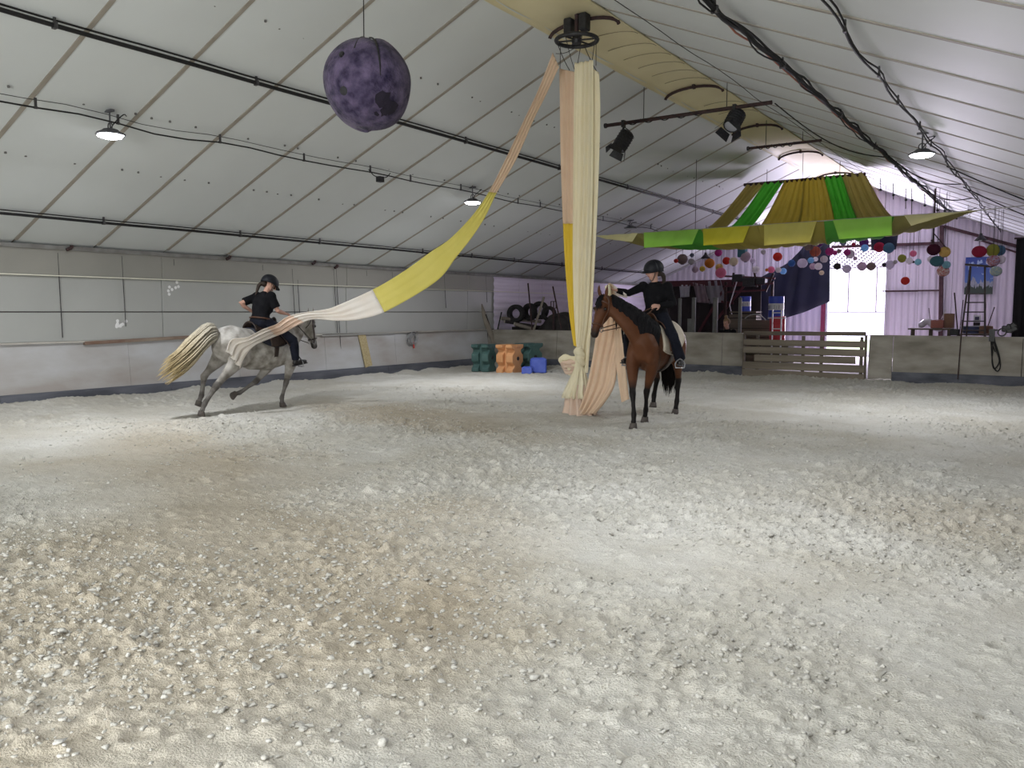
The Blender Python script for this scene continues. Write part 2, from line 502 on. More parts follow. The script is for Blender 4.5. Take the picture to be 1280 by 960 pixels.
# yellowish lining along the ridge
M_ridge = mat('ridge_lining', (.66, .585, .36), (.72, .65, .42), 1.2, .6, .12, 5)
q = MB(); rows = []
for j in range(0, 115):
    y = Y0 + (YB - Y0) * j / 114
    rows.append([(XR + .60 * math.sin(t), y, ZR - .29 + .17 * math.cos(t) - .003 * math.sin(y * 5 + t * 3)) for t in np.linspace(-PI / 2, PI / 2, 9)])
q.grid(rows)
solid(q.build('ridge_lining', M_ridge, ceiling, True), .01, 1)
# screw heads: tiny and countless
q = MB(); rs = random.Random(3)
for xx in (-12.05, -10.75, -8.55):
    y = 3.0
    while y < 24:
        q.lathe([(0, -.008), (.014, -.008), (.017, .0), (.015, .02)], (xx + rs.uniform(-.05, .05), y, roof_z(xx) - .012), 6)
        y += rs.choice((.42, .69, .95, .27))
tag(q.build('screw_heads', mat('grey_screw', (.13, .125, .12)), ceiling), kind='stuff')
# wrinkles in the ridge lining
q = MB()
for y in (9.9, 12.1, 12.8, 13.4, 14.0, 14.6, 15.2, 17.3, 18.2):
    q.tube([(XR + .57 * math.sin(t), y + .1 * math.cos(t), ZR - .305 + .17 * math.cos(t)) for t in np.linspace(-.7, 1.25, 10)], .006, n=5)
tag(q.build('lining_creases', mat('crease', (.28, .24, .15)), ceiling), kind='stuff')
# curved ridge brackets
for y in (11.35, 15.85, 19.9, 23.8, 28):
    a = MB().tube([(XR + .60 * math.sin(t), y, ZR - .335 + .17 * math.cos(t)) for t in np.linspace(-PI / 2, PI / 2, 14)], [.022] * 14, [.03] * 14, n=6)
    a.box((XR, y, ZR - .16), (.05, .08, .08))
    a.build('ridge_bracket', M_rust, ceiling)

# ---- left wall: boards leaning out a little, sandwich panels above
M_panel = mat('white_panel', (.36, .365, .35), (.40, .405, .39), .6, .45, .03, 4)
M_fascia = mat('fascia_panel', (.26, .255, .23), (.30, .29, .26), .8, .55, .03, 4)
M_kick = mat('stained_boards', (.50, .51, .53), (.35, .32, .30), 1.1, .85, .15, 14, stretch=(1, .6, 1.6))
M_rubber = mat('dusty_rubber', (.055, .058, .072), (.13, .135, .16), 2.0, .85, .2, 20, stretch=(1, .5, 3))
M_gal2 = mat('eave_rail', (.23, .23, .22), (.15, .14, .13), 5, .6)
wl = MB().box((XW - .12, (Y0 + YB) / 2, 1.35), (.08, YB - Y0, 2.9)).build('wall_left', M_rust)
tag(wl, 'long left wall of pale panels above stained kick boards', kind='structure')
y = -5.5
ends = [Y0, -.35, 4.55, 9.45, 14.35, 19.25, 24.15, 29.05, YB]
for a, b in zip(ends[:-1], ends[1:]):
    for z0, z1 in ((1.09, 1.592), (1.608, 2.21)):
        bevel(MB().box((XW - .04, (a + b) / 2, (z0 + z1) / 2), (.07, b - a - .012, z1 - z0)).build('wall_panel', M_panel, wl), .006)
    bevel(MB().box((XW - .015, (a + b) / 2, 2.46), (.10, b - a - .006, .46)).build('fascia_panel', M_fascia, wl), .01)
MB().box((XW + .0, (Y0 + YB) / 2, 2.222), (.14, YB - Y0, .018)).build('fascia_lip', mat('pale_lip', (.72, .70, .6)), wl)
MB().box((XW + .02, (Y0 + YB) / 2, 2.70), (.12, YB - Y0, .07)).build('eave_rail', M_gal2, wl)
rs = random.Random(9)
yy = Y0
while yy < YK:
    w_ = 2.45
    e = min(yy + w_, YK)
    q = MB().prism([(XW + .10, -.1), (XW + .06, -.1), (XW - .02, 1.06), (XW + .01, 1.06)], 1, yy + .003, e - .003)
    q.build('kick_board', M_kick, wl); yy = e
yy = Y0
while yy < YK:
    e = min(yy + 3.1, YK)
    MB().prism([(XW + .135, -.1), (XW + .09, -.1), (XW + .075, .235), (XW + .105, .235)], 1, yy + .004, e - .004).build('rubber_strip', M_rubber, wl); yy = e
MB().box((XW + .02, (Y0 + YK) / 2, 1.075), (.10, YK - Y0, .03)).build('board_cap', mat('cap_board', (.48, .46, .42), (.36, .33, .3), 3, .8), wl)
# stains: rods and cables that hang down from the eave
for px, v0, v1 in ((72, 316, 422), (152, 320, 408), (217, 324, 332), (365, 336, 400), (372, 350, 398), (417, 336, 416), (420, 336, 440), (328, 331, 338), (458, 338, 345), (490, 340, 347), (555, 343, 385), (607, 345, 378)):
    a = atx(px, v0, XW + .03)
    b = atx(px + (v1 - v0) * .06, v1, XW + .03)
    MB().tube([a, b], .008, n=6).build('hanging_cable', M_steel, wl)
for px, py in ((86, 311), (285, 323), (392, 329), (420, 334)):
    a = atx(px, py, XW + .1)
    MB().box(a, (.05, .09, .05), Matrix.Rotation(.5, 3, 'X')).box(a + V(0, .05, .04), (.03, .05, .05)).build('eave_clamp', M_rust, wl)
# the right and near walls, both out of the picture
tag(MB().box((XE + .1, (Y0 + YB) / 2, 1.35), (.12, YB - Y0, 2.9)).build('wall_right', mat('dark_boards', (.20, .18, .16), (.14, .12, .10), 1.5, .8)), 'plain pale right wall of the riding hall', kind='structure')
NX0, NX1, NZ1 = -5.5, -0.9, 3.6
tag(MB().prism([(XW - .1, -.1), (NX0, -.1), (NX0, NZ1), (NX1, NZ1), (NX1, -.1), (XE + .1, -.1), (XE + .1, roof_z(XE) + .1), (XR, ZR + .1), (XW - .1, roof_z(XW) + .1)], 1, Y0 - .1, Y0).build('wall_near', M_panel), 'plain pale gable wall behind the viewer', kind='structure')
d2 = thing('near_fill_panel', 'wide glowing fill panel added behind the viewer', None, ((NX0 + NX1) / 2, Y0 - .05, 0)); d2['kind'] = 'structure'
M_fill = emit('fill_sheet_near', (1.0, .97, .93), 1.5)  # unseen glowing panes added to brighten the hall from behind the viewer
for k in range(4):
    w_ = (NX1 - NX0) / 4
    MB().box((NX0 + w_ * (k + .5) - d2.location.x, 0, NZ1 / 2), (w_ - .06, .02, NZ1 - .06)).build('pane', M_fill, d2)
    MB().box((NX0 + w_ * k - d2.location.x, .01, NZ1 / 2), (.06, .06, NZ1)).build('mullion', M_steel, d2)

# ---- far gable: ribbed sheets around the tall door
M_rib = mat('ribbed_sheet', (.68, .61, .74), (.74, .67, .80), .8, .5)
M_beam = mat('brown_beam', (.10, .05, .06), (.06, .03, .04), 6, .8)
def ribbed(x0, x1, z0, z1f, name, parent, y=YB, p=.20):
    rows = []; n_ = max(2, int((x1 - x0) / p)) * 4
    lo, hi = [], []
    for i in range(n_ + 1):
        x = x0 + (x1 - x0) * i / n_
        d = (.0, -.03, -.03, .0)[i % 4]
        lo.append((x, y + d, z0)); hi.append((x, y + d, z1f(x)))
    return solid(MB().grid([lo, hi]).build(name, M_rib, parent), .004)
gz = lambda x: roof_z(x) + .03
wb = MB().prism([(XW - .1, -.1), (DOOR_X0, -.1), (DOOR_X0, DOOR_Z1), (DOOR_X1, DOOR_Z1), (DOOR_X1, -.1), (XE + .1, -.1), (XE + .1, roof_z(XE) + .08), (XR, ZR + .08), (XW - .1, roof_z(XW) + .08)], 1, YB + .05, YB + .12).build('wall_far', M_rust)
tag(wb, 'far gable wall of ribbed pale sheeting', kind='structure')
x = XW
while x < DOOR_X0 - .05:
    e = min(x + 1.18, DOOR_X0); ribbed(x + .004, e - .004, -.05, gz, 'ribbed_sheet', wb); x = e
ribbed(DOOR_X0, DOOR_X1, DOOR_Z1 + .02, gz, 'ribbed_sheet', wb)
zr = aty(1140, 364, YB).z
x = DOOR_X1
while x < XE:
    e = min(x + 1.05, XE)
    if e < -3.3:
        ribbed(x + .004, e - .004, -.05, lambda q_: zr - .02, 'ribbed_sheet', wb); ribbed(x + .004, e - .004, zr + .02, gz, 'ribbed_sheet', wb)
    else:
        ribbed(x + .004, e - .004, -.05, gz, 'ribbed_sheet', wb)
    x = e
YT = YB - .09
def beam_px(name, a, b, w, h, m=M_beam, y=YT):
    return MB().beam(aty(*a, y), aty(*b, y), h, w, (0, 1, 0)).build(name, m, wb)
beam_px('door_lintel_beam', (1040, 309), (1178, 304), .16, .10)
beam_px('gable_post', (1177.5, 282), (1175.5, 440), .26, .12)
beam_px('gable_rafter', (1180, 283), (1290, 313), .12, .10)
beam_px('gable_rafter', (1225, 300), (1290, 322), .06, .06)
beam_px('wall_rail', (1103, 364), (1174, 363), .07, .05)
beam_px('brace', (1164, 300), (1178, 312), .06, .06)

# ---- the door
M_pane = emit('daylit_sheet', (.93, .88, 1.0), 2.6)
M_jamb = mat('red_jamb', (.30, .045, .10), (.22, .03, .08), 5, .6)
M_white = mat('white_frame', (.62, .58, .66), rough=.5)
dr = thing('door_1', 'tall bright back door with daylit sheeting and red jamb', None, ((DOOR_X0 + DOOR_X1) / 2, YB, 0))
dr['kind'] = 'structure'
if 'category' in dr: del dr['category']
def dl(px, py): p = aty(px, py, YB + .02); return V(p.x - dr.location.x, 0, p.z)
zt = dl(1070, 335).z; zm = dl(1070, 390).z; zb = dl(1070, 419).z
w2 = (DOOR_X1 - DOOR_X0) / 2
MB().box((0, .02, (zt + DOOR_Z1) / 2), (2 * w2 - .06, .015, DOOR_Z1 - zt - .03)).build('upper_sheet', emit('daylit_upper', (.93, .88, 1.0), 1.0), dr)
xa, xb = dl(1061, 360).x, dl(1096, 360).x
for a, b in ((-w2 + .05, xa), (xa, xb), (xb, w2 - .04)):
    MB().box(((a + b) / 2, .02, (zt + zm) / 2), (b - a - .05, .012, zt - zm - .05)).build('pane', M_pane, dr)
MB().box((0, .03, (zm + zb) / 2), (2 * w2 - .06, .02, zm - zb - .03)).build('lower_panel', emit('daylit_panel', (.90, .90, 1.0), 1.05), dr)
for a, b in ((xa, xa), (xb, xb)):
    MB().box((a, .0, (zt + zm) / 2), (.045, .05, zt - zm)).build('mullion', M_white, dr)
for z in (zt, zm, zb):
    MB().box((0, .0, z), (2 * w2 - .04, .05, .04)).build('rail', M_white, dr)
q = MB()   # diagonal lattice behind the upper sheet
xx = -w2 - 1.3
while xx < w2:
    a = V(max(xx, -w2 + .04), 0.0, 0); t0 = (a.x - xx) / 1.2
    x1_ = min(xx + 1.2, w2 - .04); t1 = (x1_ - xx) / 1.2
    if t1 > t0:
        hgt = DOOR_Z1 - zt
        nseg = 16
        for i in range(nseg):
            u0 = t0 + (t1 - t0) * i / nseg; u1 = u0 + (t1 - t0) * .55 / nseg
            q.beam((xx + 1.2 * u0, -.005, zt + hgt * u0), (xx + 1.2 * u1, -.005, zt + hgt * u1), .05, .012, (0, 1, 0))
    xx += .17
tag(q.build('lattice', mat('lattice_grey', (.22, .22, .26)), dr), kind='stuff')
MB().box((-w2 - .12, -.08, DOOR_Z1 / 2), (.14, .1, DOOR_Z1)).build('jamb', M_jamb, dr)
MB().box((-w2 + .0, -.06, DOOR_Z1 / 2), (.06, .08, DOOR_Z1)).build('jamb', M_white, dr)
MB().box((w2 + .03, -.06, DOOR_Z1 / 2), (.06, .08, DOOR_Z1)).build('jamb', M_white, dr)

# ---- back kick boards of the arena
M_kickb = mat('back_boards', (.37, .345, .30), (.19, .17, .14), 2.2, .85, .15, 14, stretch=(.6, 1, 1.6))
kb = thing('trim_1', 'low wall of stained boards across the far end of the arena', None, (0, YK, 0)); kb['kind'] = 'structure'
GX0, GX1 = aty(929, 440, YK).x, aty(1084, 440, YK).x
def run(x0, x1, step, strip):
    x = x0
    while x < x1 - .01:
        e = min(x + step, x1)
        MB().prism([(-.0, -.1), (.05, -.1), (.12, 1.05), (.08, 1.05)], 0, x + .006, e - .006).build('kick_board', M_kickb, kb); x = e
    x = x0
    while x < x1 - .01 and strip:
        e = min(x + 3.0, x1)
        MB().prism([(-.05, -.1), (-.01, -.1), (.01, .25), (-.03, .25)], 0, x + .01, e - .01).build('rubber_strip', M_rubber, kb); x = e
run(XW - .02, GX0 - .02, 2.44, True)
XJ = aty(1115, 450, YK).x
run(GX1 + .02, XJ, 2, False)
run(XJ, XE, 2.5, True)
q = MB().box(((XW + GX0) / 2, .10, 1.06), (GX0 - XW - .1, .07, .03)); q.build('board_cap', M_kickb, kb)
q = MB().box(((XE + GX1) / 2, .10, 1.06), (XE - GX1 - .1, .07, .03)); q.build('board_cap', M_kickb, kb)

# ---- slatted gate in the back boards
M_plank = mat('weathered_plank', (.26, .225, .175), (.15, .125, .095), 2, .8, .3, 12, stretch=(.25, 1, 3))
M_plankd = mat('dark_plank', (.16, .13, .10), (.10, .085, .07), 2, .85, .3, 12, stretch=(.25, 1, 3))
gt = thing('plank_gate', 'weathered wooden gate of horizontal planks in the low far boards', 'gate', ((GX0 + GX1) / 2, YK - .06, 0))
gw = (GX1 - GX0) / 2 - .03
zz = lambda v: aty(1005, v, YK - .06).z
rows_ = [(413.5, 418.5, M_plankd), (424.5, 432, M_plank), (434, 442.3, M_plank), (443.6, 452.2, M_plank), (453.3, 462.3, M_plank), (463.4, 473.3, M_plank)]
for k, (a, b, m_) in enumerate(rows_):
    za, zb_ = zz(a + .9), zz(b + .9)
    l, rgt = -gw, gw
    if k == 3: l += .28; rgt -= .2
    o = MB().box(((l + rgt) / 2, -.01 * (k % 2) - .02 * (k / 5), (za + zb_) / 2), (rgt - l, .03, za - zb_), Matrix.Rotation(.006 * ((k * 37) % 3 - 1), 3, 'Y')).build('plank', m_, gt)
    bevel(o, .004)
MB().box((0, .03, zz(475)), (2 * gw, .04, .05)).build('bottom_rail', M_plankd, gt)
for px in (947, 1004, 1027, 1077):
    x = aty(px, 440, YK).x - gt.location.x
    MB().box((x, .05, .5), (.07, .05, 1.06)).build('gate_post', M_plankd, gt)
for x in (-gw + .0, gw - .0):
    MB().box((x, .03, .52), (.05, .06, 1.08)).build('gate_post', M_plankd, gt)
# ================================================================== lamps, cables, rigging
M_led = emit('led_face', (.93, .95, 1.0), 30.0)
M_ledoff = mat('led_face_off', (.5, .5, .52), rough=.3)
M_house = mat('lamp_housing', (.10, .10, .11), rough=.5, metal=.3)
def floodlight(x, y, label, lit=True, drop=.34, yaw=0.0, dim=1.0):
    z = roof_z(x) - drop
    t = thing('floodlight', label, 'lamp', (x, y, z), yaw, group='floodlights along the roof cables')
    q = MB().lathe([(.0, .07), (.09, .07), (.12, .045), (.19, .012), (.195, -.005), (.17, -.012)], n=8); q.build('housing', M_house, t)
    MB().lathe([(.0, -.055), (.09, -.052), (.15, -.036), (.172, -.012)], n=8).build('diffuser', M_led if lit else M_ledoff, t)
    q = MB().tube([(0, 0, .07), (0, 0, drop - .02)], .012, n=6); q.build('stem', M_house, t)
    MB().ring((0, 0, .11), .05, .008, 12, 5, Matrix.Rotation(PI / 2, 3, 'X')).build('shackle', M_steel, t)
    MB().box((0, 0, drop - .03), (.16, .05, .03)).build('ceiling_plate', M_house, t)
    MB().tube(spline([(0, 0, .07), (.05, .04, .16), (.16, .1, drop - .08), (.03, .22, drop - .06)], 10), .008, n=5).build('flex', M_cable, t)
    if lit:
        l = bpy.data.lights.new('floodlight_beam', 'AREA'); l.shape = 'DISK'; l.size = .3; l.energy = LAMP_W * dim; l.color = (.94, .965, 1.0); l.spread = 2.85
        lo = bpy.data.objects.new('floodlight_beam', l); COL.objects.link(lo); lo.parent = t; lo.location = (0, 0, -.065)
    return t
XL1, XR1 = -10.75, -1.92
floodlight(XL1, 6.35, 'lit white floodlight under the left roof nearest the viewer')
floodlight(XL1, 14.5, 'lit white floodlight under the left roof beside the long draped silk')
floodlight(XL1, 22.3, 'unlit floodlight under the dim far part of the left roof', lit=False, drop=.25)
floodlight(XR1, 14.1, 'lit white floodlight hanging from the cable under the right roof')
floodlight(XR1, 5.7, 'lit floodlight under the right roof just above the view', drop=.40, dim=.72)
floodlight(XL1, -1.6, 'lit floodlight under the left roof behind the viewer')
floodlight(XR1, -1.6, 'lit floodlight under the right roof behind the viewer')

def long_run(name, label, x, r, off, wav, y0=Y0, y1=YB - .3, step=.55, seed=1, clamps=2.76, m=None, cat='pipe', extra=None):
    rs = random.Random(seed); pts = []
    y = y0
    while y < y1:
        pts.append((x + rs.uniform(-wav, wav), y, roof_z(x) - off - abs(rs.gauss(0, wav)))); y += step
    t = thing(name, label, cat, (x, y0, roof_z(x) - off))
    o0 = V(x, y0, roof_z(x) - off)
    P = [V(p) - o0 for p in spline(pts, len(pts) * 2)]
    MB().tube(P, r, n=8).build('run', m or M_cable, t)
    if extra:
        for dz, rr, ww in extra:
            P2 = [p + V(rs.uniform(-ww, ww), 0, dz + rs.uniform(-ww, ww)) for p in P[::2]]
            MB().tube(spline(P2, len(P)), rr, n=6).build('thin_run', m or M_cable, t)
    y = y0 + .7; cm = None
    while y < y1 and clamps:
        p = P[min(range(len(P)), key=lambda i: abs(P[i].y - (y - y0)))]
        if cm is None:
            cm = MB().box((0, 0, .0), (r * 2.6, .04, r * 2.6)).box((0, 0, off / 2), (.018, .03, off)).mesh('clamp'); cm.materials.append(M_steel)
        c = link('clamp', cm, t); c.location = p
        y += clamps * rs.uniform(.7, 1.3)
    return t
long_run('water_pipe', 'black pipe high on the left roof behind the purple ball', -9.45, .026, .09, .005, seed=1, step=1.4, extra=((.06, .012, .003),))
long_run('water_pipe', 'black pipe low on the left roof above the side wall', -13.4, .022, .10, .006, seed=2, step=1.4, extra=((.05, .010, .004),))
long_run('lamp_cable', 'thin wavy black cable feeding the floodlights on the left roof', XL1, .011, .12, .05, seed=3, step=1.1, cat='cable', extra=((.09, .005, .004),), clamps=1.6)
long_run('cable_bundle', 'thick bundle of black cables along the right roof', -3.15, .028, .10, .02, seed=4, cat='cable', extra=((.05, .016, .03), (-.03, .010, .04)))
long_run('lamp_cable', 'thin black cable feeding the floodlights on the right roof', -1.82, .012, .10, .03, seed=5, cat='cable', step=.7, extra=((.04, .010, .03),), clamps=1.8)
long_run('thin_cord', 'thin cord stapled along the right roof beside the ridge', -4.9, .006, .05, .02, seed=6, cat='cable', step=1.2, clamps=0)
M_orange = mat('orange_cable', (.35, .12, .07), rough=.6)
long_run('extension_cable', 'dull orange cable running beside the black bundle on the right roof', -3.32, .012, .045, .015, seed=8, cat='cable', m=M_orange, clamps=0, y0=8)
def sag(a, b, s, n=14):
    a = V(a); b = V(b)
    return [a.lerp(b, i / (n - 1)) - V(0, 0, s * math.sin(PI * i / (n - 1))) for i in range(n)]
def cord(name, label, pts, r, cat='cable', m=None, group=None):
    o = MB().tube(pts, r, n=6).build(name, m or M_cable, None)
    return tag(o, label, cat, group)
rp = lambda x, y, d=.03: V(x, y, roof_z(x) - d)
jb = thing('junction_box', 'small dark junction box hanging on the left roof cable', 'box', rp(XL1, 11.6, .24))
MB().box((0, 0, 0), (.10, .12, .10)).build('box', M_black, jb); MB().tube(sag((0, -.3, .14), (0, 0, .05), .05), .009, n=5).build('flex', M_cable, jb); MB().tube(sag((0, .05, .05), (0, .28, .15), .04), .009, n=5).build('flex', M_cable, jb)
# slack cables in the far right of the roof
SL = [((960, 132), (1130, 192), 13.5, 15.5), ]
for k, (xa, ya, xb_, yb, s, lab) in enumerate((
        (-4.5, 15.2, -3.1, 18.5, .25, 'slack cable from the end of the front lamp bar'),
        (-3.1, 18.0, -1.9, 19.5, .20, 'slack cable crossing from the bundle to the lamp cable nearest the viewer'),
        (-3.1, 20.5, -1.9, 22.0, .28, 'second slack cable crossing between the two right roof cables'),
        (-3.2, 24.0, -2.0, 24.5, .30, 'third slack cable sagging above the pale right wing of the canopy'),
        (-1.9, 17.0, 1.2, 19.0, .10, 'long slack cable running outwards across the right roof'),
        (-1.9, 20.0, 1.2, 22.5, .12, 'far slack cable running outwards across the right roof'))):
    cord('slack_cable', lab, sag(rp(xa, ya, .1), rp(xb_, yb, .1), s), .012)
ORD = ('first and nearest the canopy', 'second from the canopy', 'third from the canopy', 'middle one of seven', 'fifth from the canopy', 'sixth from the canopy', 'last and farthest right')
for k in range(7):
    x = -4.6 + .28 * k; y = 26 + .4 * (k % 3)
    o = tag(MB().tube([rp(x, y, .02), rp(x + .02, y, .35 + .13 * (k % 4))], .012, n=5).ball(rp(x + .02, y, .35), .04, 6, 4).build('ceiling_hook', M_cable), 'thin dark hook under the far right roof, ' + ORD[k], 'hook', 'dark hooks under the far right roof')

# lamp bars under the ridge with two stage spotlights
def bar_px(name, label, a, b, y, r, cat='pole'):
    A = aty(*a, y); B = aty(*b, y)
    z = (A.z + B.z) / 2; A.z = z; B.z = z
    t = thing(name, label, cat, (A + B) / 2); o = (A + B) / 2
    MB().tube([A - o, B - o], r, n=10).build('pole', M_rust, t)
    for s in (.25, .75):
        p = A.lerp(B, s)
        MB().tube([p - o, V(p.x, p.y, roof_z(p.x) - .02) - o], .008, n=5).build('hanger', M_wire, t)
    q = MB(); P = []
    for i in range(60):
        f = i / 59; a_ = f * 34
        P.append(A.lerp(B, .1 + .55 * f) - o + V(0, math.cos(a_) * .04, math.sin(a_) * .04 - .01))
    q.tube(P, .010, n=5).build('wound_cable', M_cable, t)
    MB().lathe([(0, 0), (.05, 0), (.05, .04), (0, .04)], A - o + V(.02, 0, 0), 10, Matrix.Rotation(-PI / 2, 3, 'Y')).build('end_cap', M_black, t)
    return t, A, B
_, PA, PB = bar_px('lamp_bar', 'dark lamp bar under the ridge carrying two stage spotlights', (757, 158), (965, 127), 14.9, .035)
bar_px('lamp_bar', 'bare dark bar under the ridge behind the two spotlights', (935, 185), (1027, 176), 19.5, .03)
M_spot = mat('spot_body', (.012, .012, .015), (.03, .03, .036), 30, .45)
M_lens = mat('spot_lens', (.35, .36, .40), rough=.12, spec=.8)
def spotlight(px, py, y, aim, label):
    p = aty(px, py, y); zb = PA.z
    t = thing('stage_spotlight', label, 'spotlight', p, group='stage spotlights')
    R = V(aim).normalized().to_track_quat('Z', 'Y').to_matrix()
    MB().lathe([(0, -.20), (.10, -.20), (.14, -.17), (.15, -.02), (.15, .17), (.13, .19), (.12, .17)], n=12, rot=R).build('body', M_spot, t)
    MB().lathe([(0, .165), (.115, .16), (.12, .17)], n=20, rot=R).build('lens', M_lens, t)
    for k in range(4):
        a = k * PI / 2 + .4
        Rk = R @ Matrix.Rotation(a, 3, 'Z')
        MB().add([Rk @ V(*c) for c in ((.15, -.11, .18), (.15, .11, .18), (.20, .14, .32), (.20, -.14, .32), (.157, -.11, .18), (.157, .11, .18), (.207, .14, .32), (.207, -.14, .32))],
                 [(0, 1, 2, 3), (7, 6, 5, 4), (0, 4, 5, 1), (1, 5, 6, 2), (2, 6, 7, 3), (3, 7, 4, 0)]).build('barn_door', M_spot, t)
    for k in range(5):
        MB().ring(R @ V(0, 0, -.15 + .06 * k), .152, .006, 16, 5, R).build('cooling_rib', M_spot, t)
    top = V(0, 0, zb - p.z - .06)
    q = MB().tube([R @ V(.17, 0, 0), R @ V(.17, 0, 0) * .6 + top * .5, top, R @ V(-.17, 0, 0) * .6 + top * .5, R @ V(-.17, 0, 0)], .014, n=6); q.build('yoke', M_spot, t)
    MB().box(top + V(0, 0, .05), (.06, .09, .13)).build('clamp', M_black, t)
    MB().tube(spline([top, top + V(.12, .05, -.1), R @ V(0, 0, -.21)], 10), .009, n=5).build('flex', M_cable, t)
spotlight(779, 176, 14.9, (-.35, -.35, -.8), 'black stage spotlight at the left end of the lamp bar')
spotlight(918, 150, 14.9, (-.15, -.6, -.75), 'black stage spotlight on the right half of the lamp bar')

# rigging ring at the ridge
RX, RY, RZ = -6.33, 11.2, 5.70
rg = thing('rigging_ring', 'black spoked rigging ring under the ridge above the hanging silks', 'ring', (RX, RY, RZ))
MB().ring((0, 0, 0), .31, .032, 40, 8).build('rim', M_black, rg)
for k in range(6):
    a = k * PI / 3 + .3
    MB().tube([(0, 0, .0), (.3 * math.cos(a), .3 * math.sin(a), 0)], .013, n=6).build('spoke', M_black, rg)
MB().lathe([(0, -.05), (.07, -.05), (.08, 0), (.06, .06), (0, .06)], n=14).build('hub', M_black, rg)
for sx in (-.13, .13):
    o = MB().box((sx, 0, .21 + .03 * (sx > 0)), (.13, .16, .25)); bevel(o.build('winch_box', M_black, rg), .015)
MB().box((0, 0, .24), (.05, .05, .38)).build('mast', M_rust, rg)
MB().box((0, 0, .40), (.46, .06, .04)).build('crossbar', M_rust, rg)
for k, (px, py) in enumerate(((695, 67), (700, 86), (712, 88), (719, 90), (722, 79), (740, 76), (745, 82), (749, 94))):
    a = -.2 + k * .82
    e = aty(px, py, RY + (.1 if k % 2 else -.1)) - V(RX, RY, RZ)
    s = V(.31 * math.cos(a + 2.4), .31 * math.sin(a + 2.4), -.02)
    MB().tube(sag(s, e, .03, 6), .006, n=4).build('drop_line', M_wire, rg)

# ================================================================== fabrics
def cloth(name, c, c2, trans=.35):
    return mat(name, c, c2, 3, .85, trans=trans, spec=.1)
M_peach = cloth('peach_cloth', (.84, .66, .49), (.88, .71, .54))
M_cream = cloth('cream_cloth', (.93, .86, .64), (.95, .89, .70))
M_yel = cloth('yellow_cloth', (.80, .72, .20), (.84, .76, .24))
M_yel2 = cloth('strong_yellow_cloth', (.86, .66, .08), (.90, .70, .11))
M_ivory = cloth('ivory_cloth', (.92, .86, .79), (.95, .91, .86))
M_pink = cloth('pale_pink_cloth', (.86, .68, .55), (.90, .74, .62))
def ribbon(A, B, n, m, fold=None, k=3.0, ph=0.0, s0=0.0, s1=1.0):
    """grid between two edge curves, folded across its width; fold(s) = amplitude along it"""
    a = spline(A, n); b = spline(B, n); rows = []
    for i in range(n):
        s = i / (n - 1)
        if s < s0 - 1e-6 or s > s1 + 1e-6: continue
        t = (a[min(i + 1, n - 1)] - a[max(i - 1, 0)]) + (b[min(i + 1, n - 1)] - b[max(i - 1, 0)])
        w = b[i] - a[i]; nn = t.cross(w)
        nn = nn.normalized() if nn.length > 1e-9 else V(0, 1, 0)
        amp = fold(s) if fold else 0.0
        rows.append([a[i].lerp(b[i], j / (m - 1)) + nn * amp * (math.sin(2 * PI * k * j / (m - 1) + ph + s * 2) + .45 * math.sin(2 * PI * k * 2.3 * j / (m - 1) + 1 + s * 5)) for j in range(m)])
    return MB().grid(rows)
def cl(q, name, m, parent, th=.004):
    o = q.build(name, m, parent, True); solid(o, th); return o
def shifted(L, o): return [V(p) - o for p in L]

# long silk from the ring to the grey horse
SB = thing('long_silk', 'long peach, yellow and ivory silk trailing from the ridge to the grey horse', 'silk', (RX, RY, RZ - .2))
o_ = SB.location.copy()
up = [(691, 66), (673, 112), (655, 150), (630, 203), (611, 240), (590, 270), (562, 299), (537, 316), (505, 339), (470, 360), (427, 380), (407, 387), (375, 391), (357, 397), (345, 405), (327, 412), (309, 421), (289, 424), (283, 437)]
lo = [(699, 84), (683, 118), (667, 150), (645, 200), (621, 241), (606, 272), (589, 298), (570, 322), (545, 352), (485, 388), (450, 399), (420, 401), (392, 399), (373, 406), (355, 416), (338, 423), (318, 432), (306, 446), (300, 461)]
n_ = len(up); d0 = 12.45
dH = lambda px, py: (atx(px, py, -10.68) - V(0, 0, CAM_H)).dot(_f)
de = dH(345, 405)
def dep(i, px, py):
    if i >= 14: return dH(px, py) - (.10 if i < 17 else .02)
    return d0 + (de - .10 - d0) * (i / 14)
UP = shifted([atd(u, v, dep(i, u, v)) for i, (u, v) in enumerate(up)], o_)
LO = shifted([atd(u, v, dep(i, u, v) - (.10 if 5 < i < 12 else 0)) for i, (u, v) in enumerate(lo)], o_)
fb = lambda s: lin([0, .2, .3, .5, .56, .8, .9, 1], [.014, .012, .004, .005, .022, .022, .03, .035], s)
NB = 181
for nm, m_, s0, s1 in (('peach_section', M_peach, 0, 40 / 180), ('yellow_section', M_yel, 40 / 180, 91 / 180), ('ivory_section', M_ivory, 91 / 180, 126 / 180), ('peach_fold', M_pink, 126 / 180, 146 / 180), ('ivory_tail', M_ivory, 146 / 180, 1)):
    cl(ribbon(UP, LO, NB, 22, fb, 3.2, .4, s0, s1), nm, m_, SB)
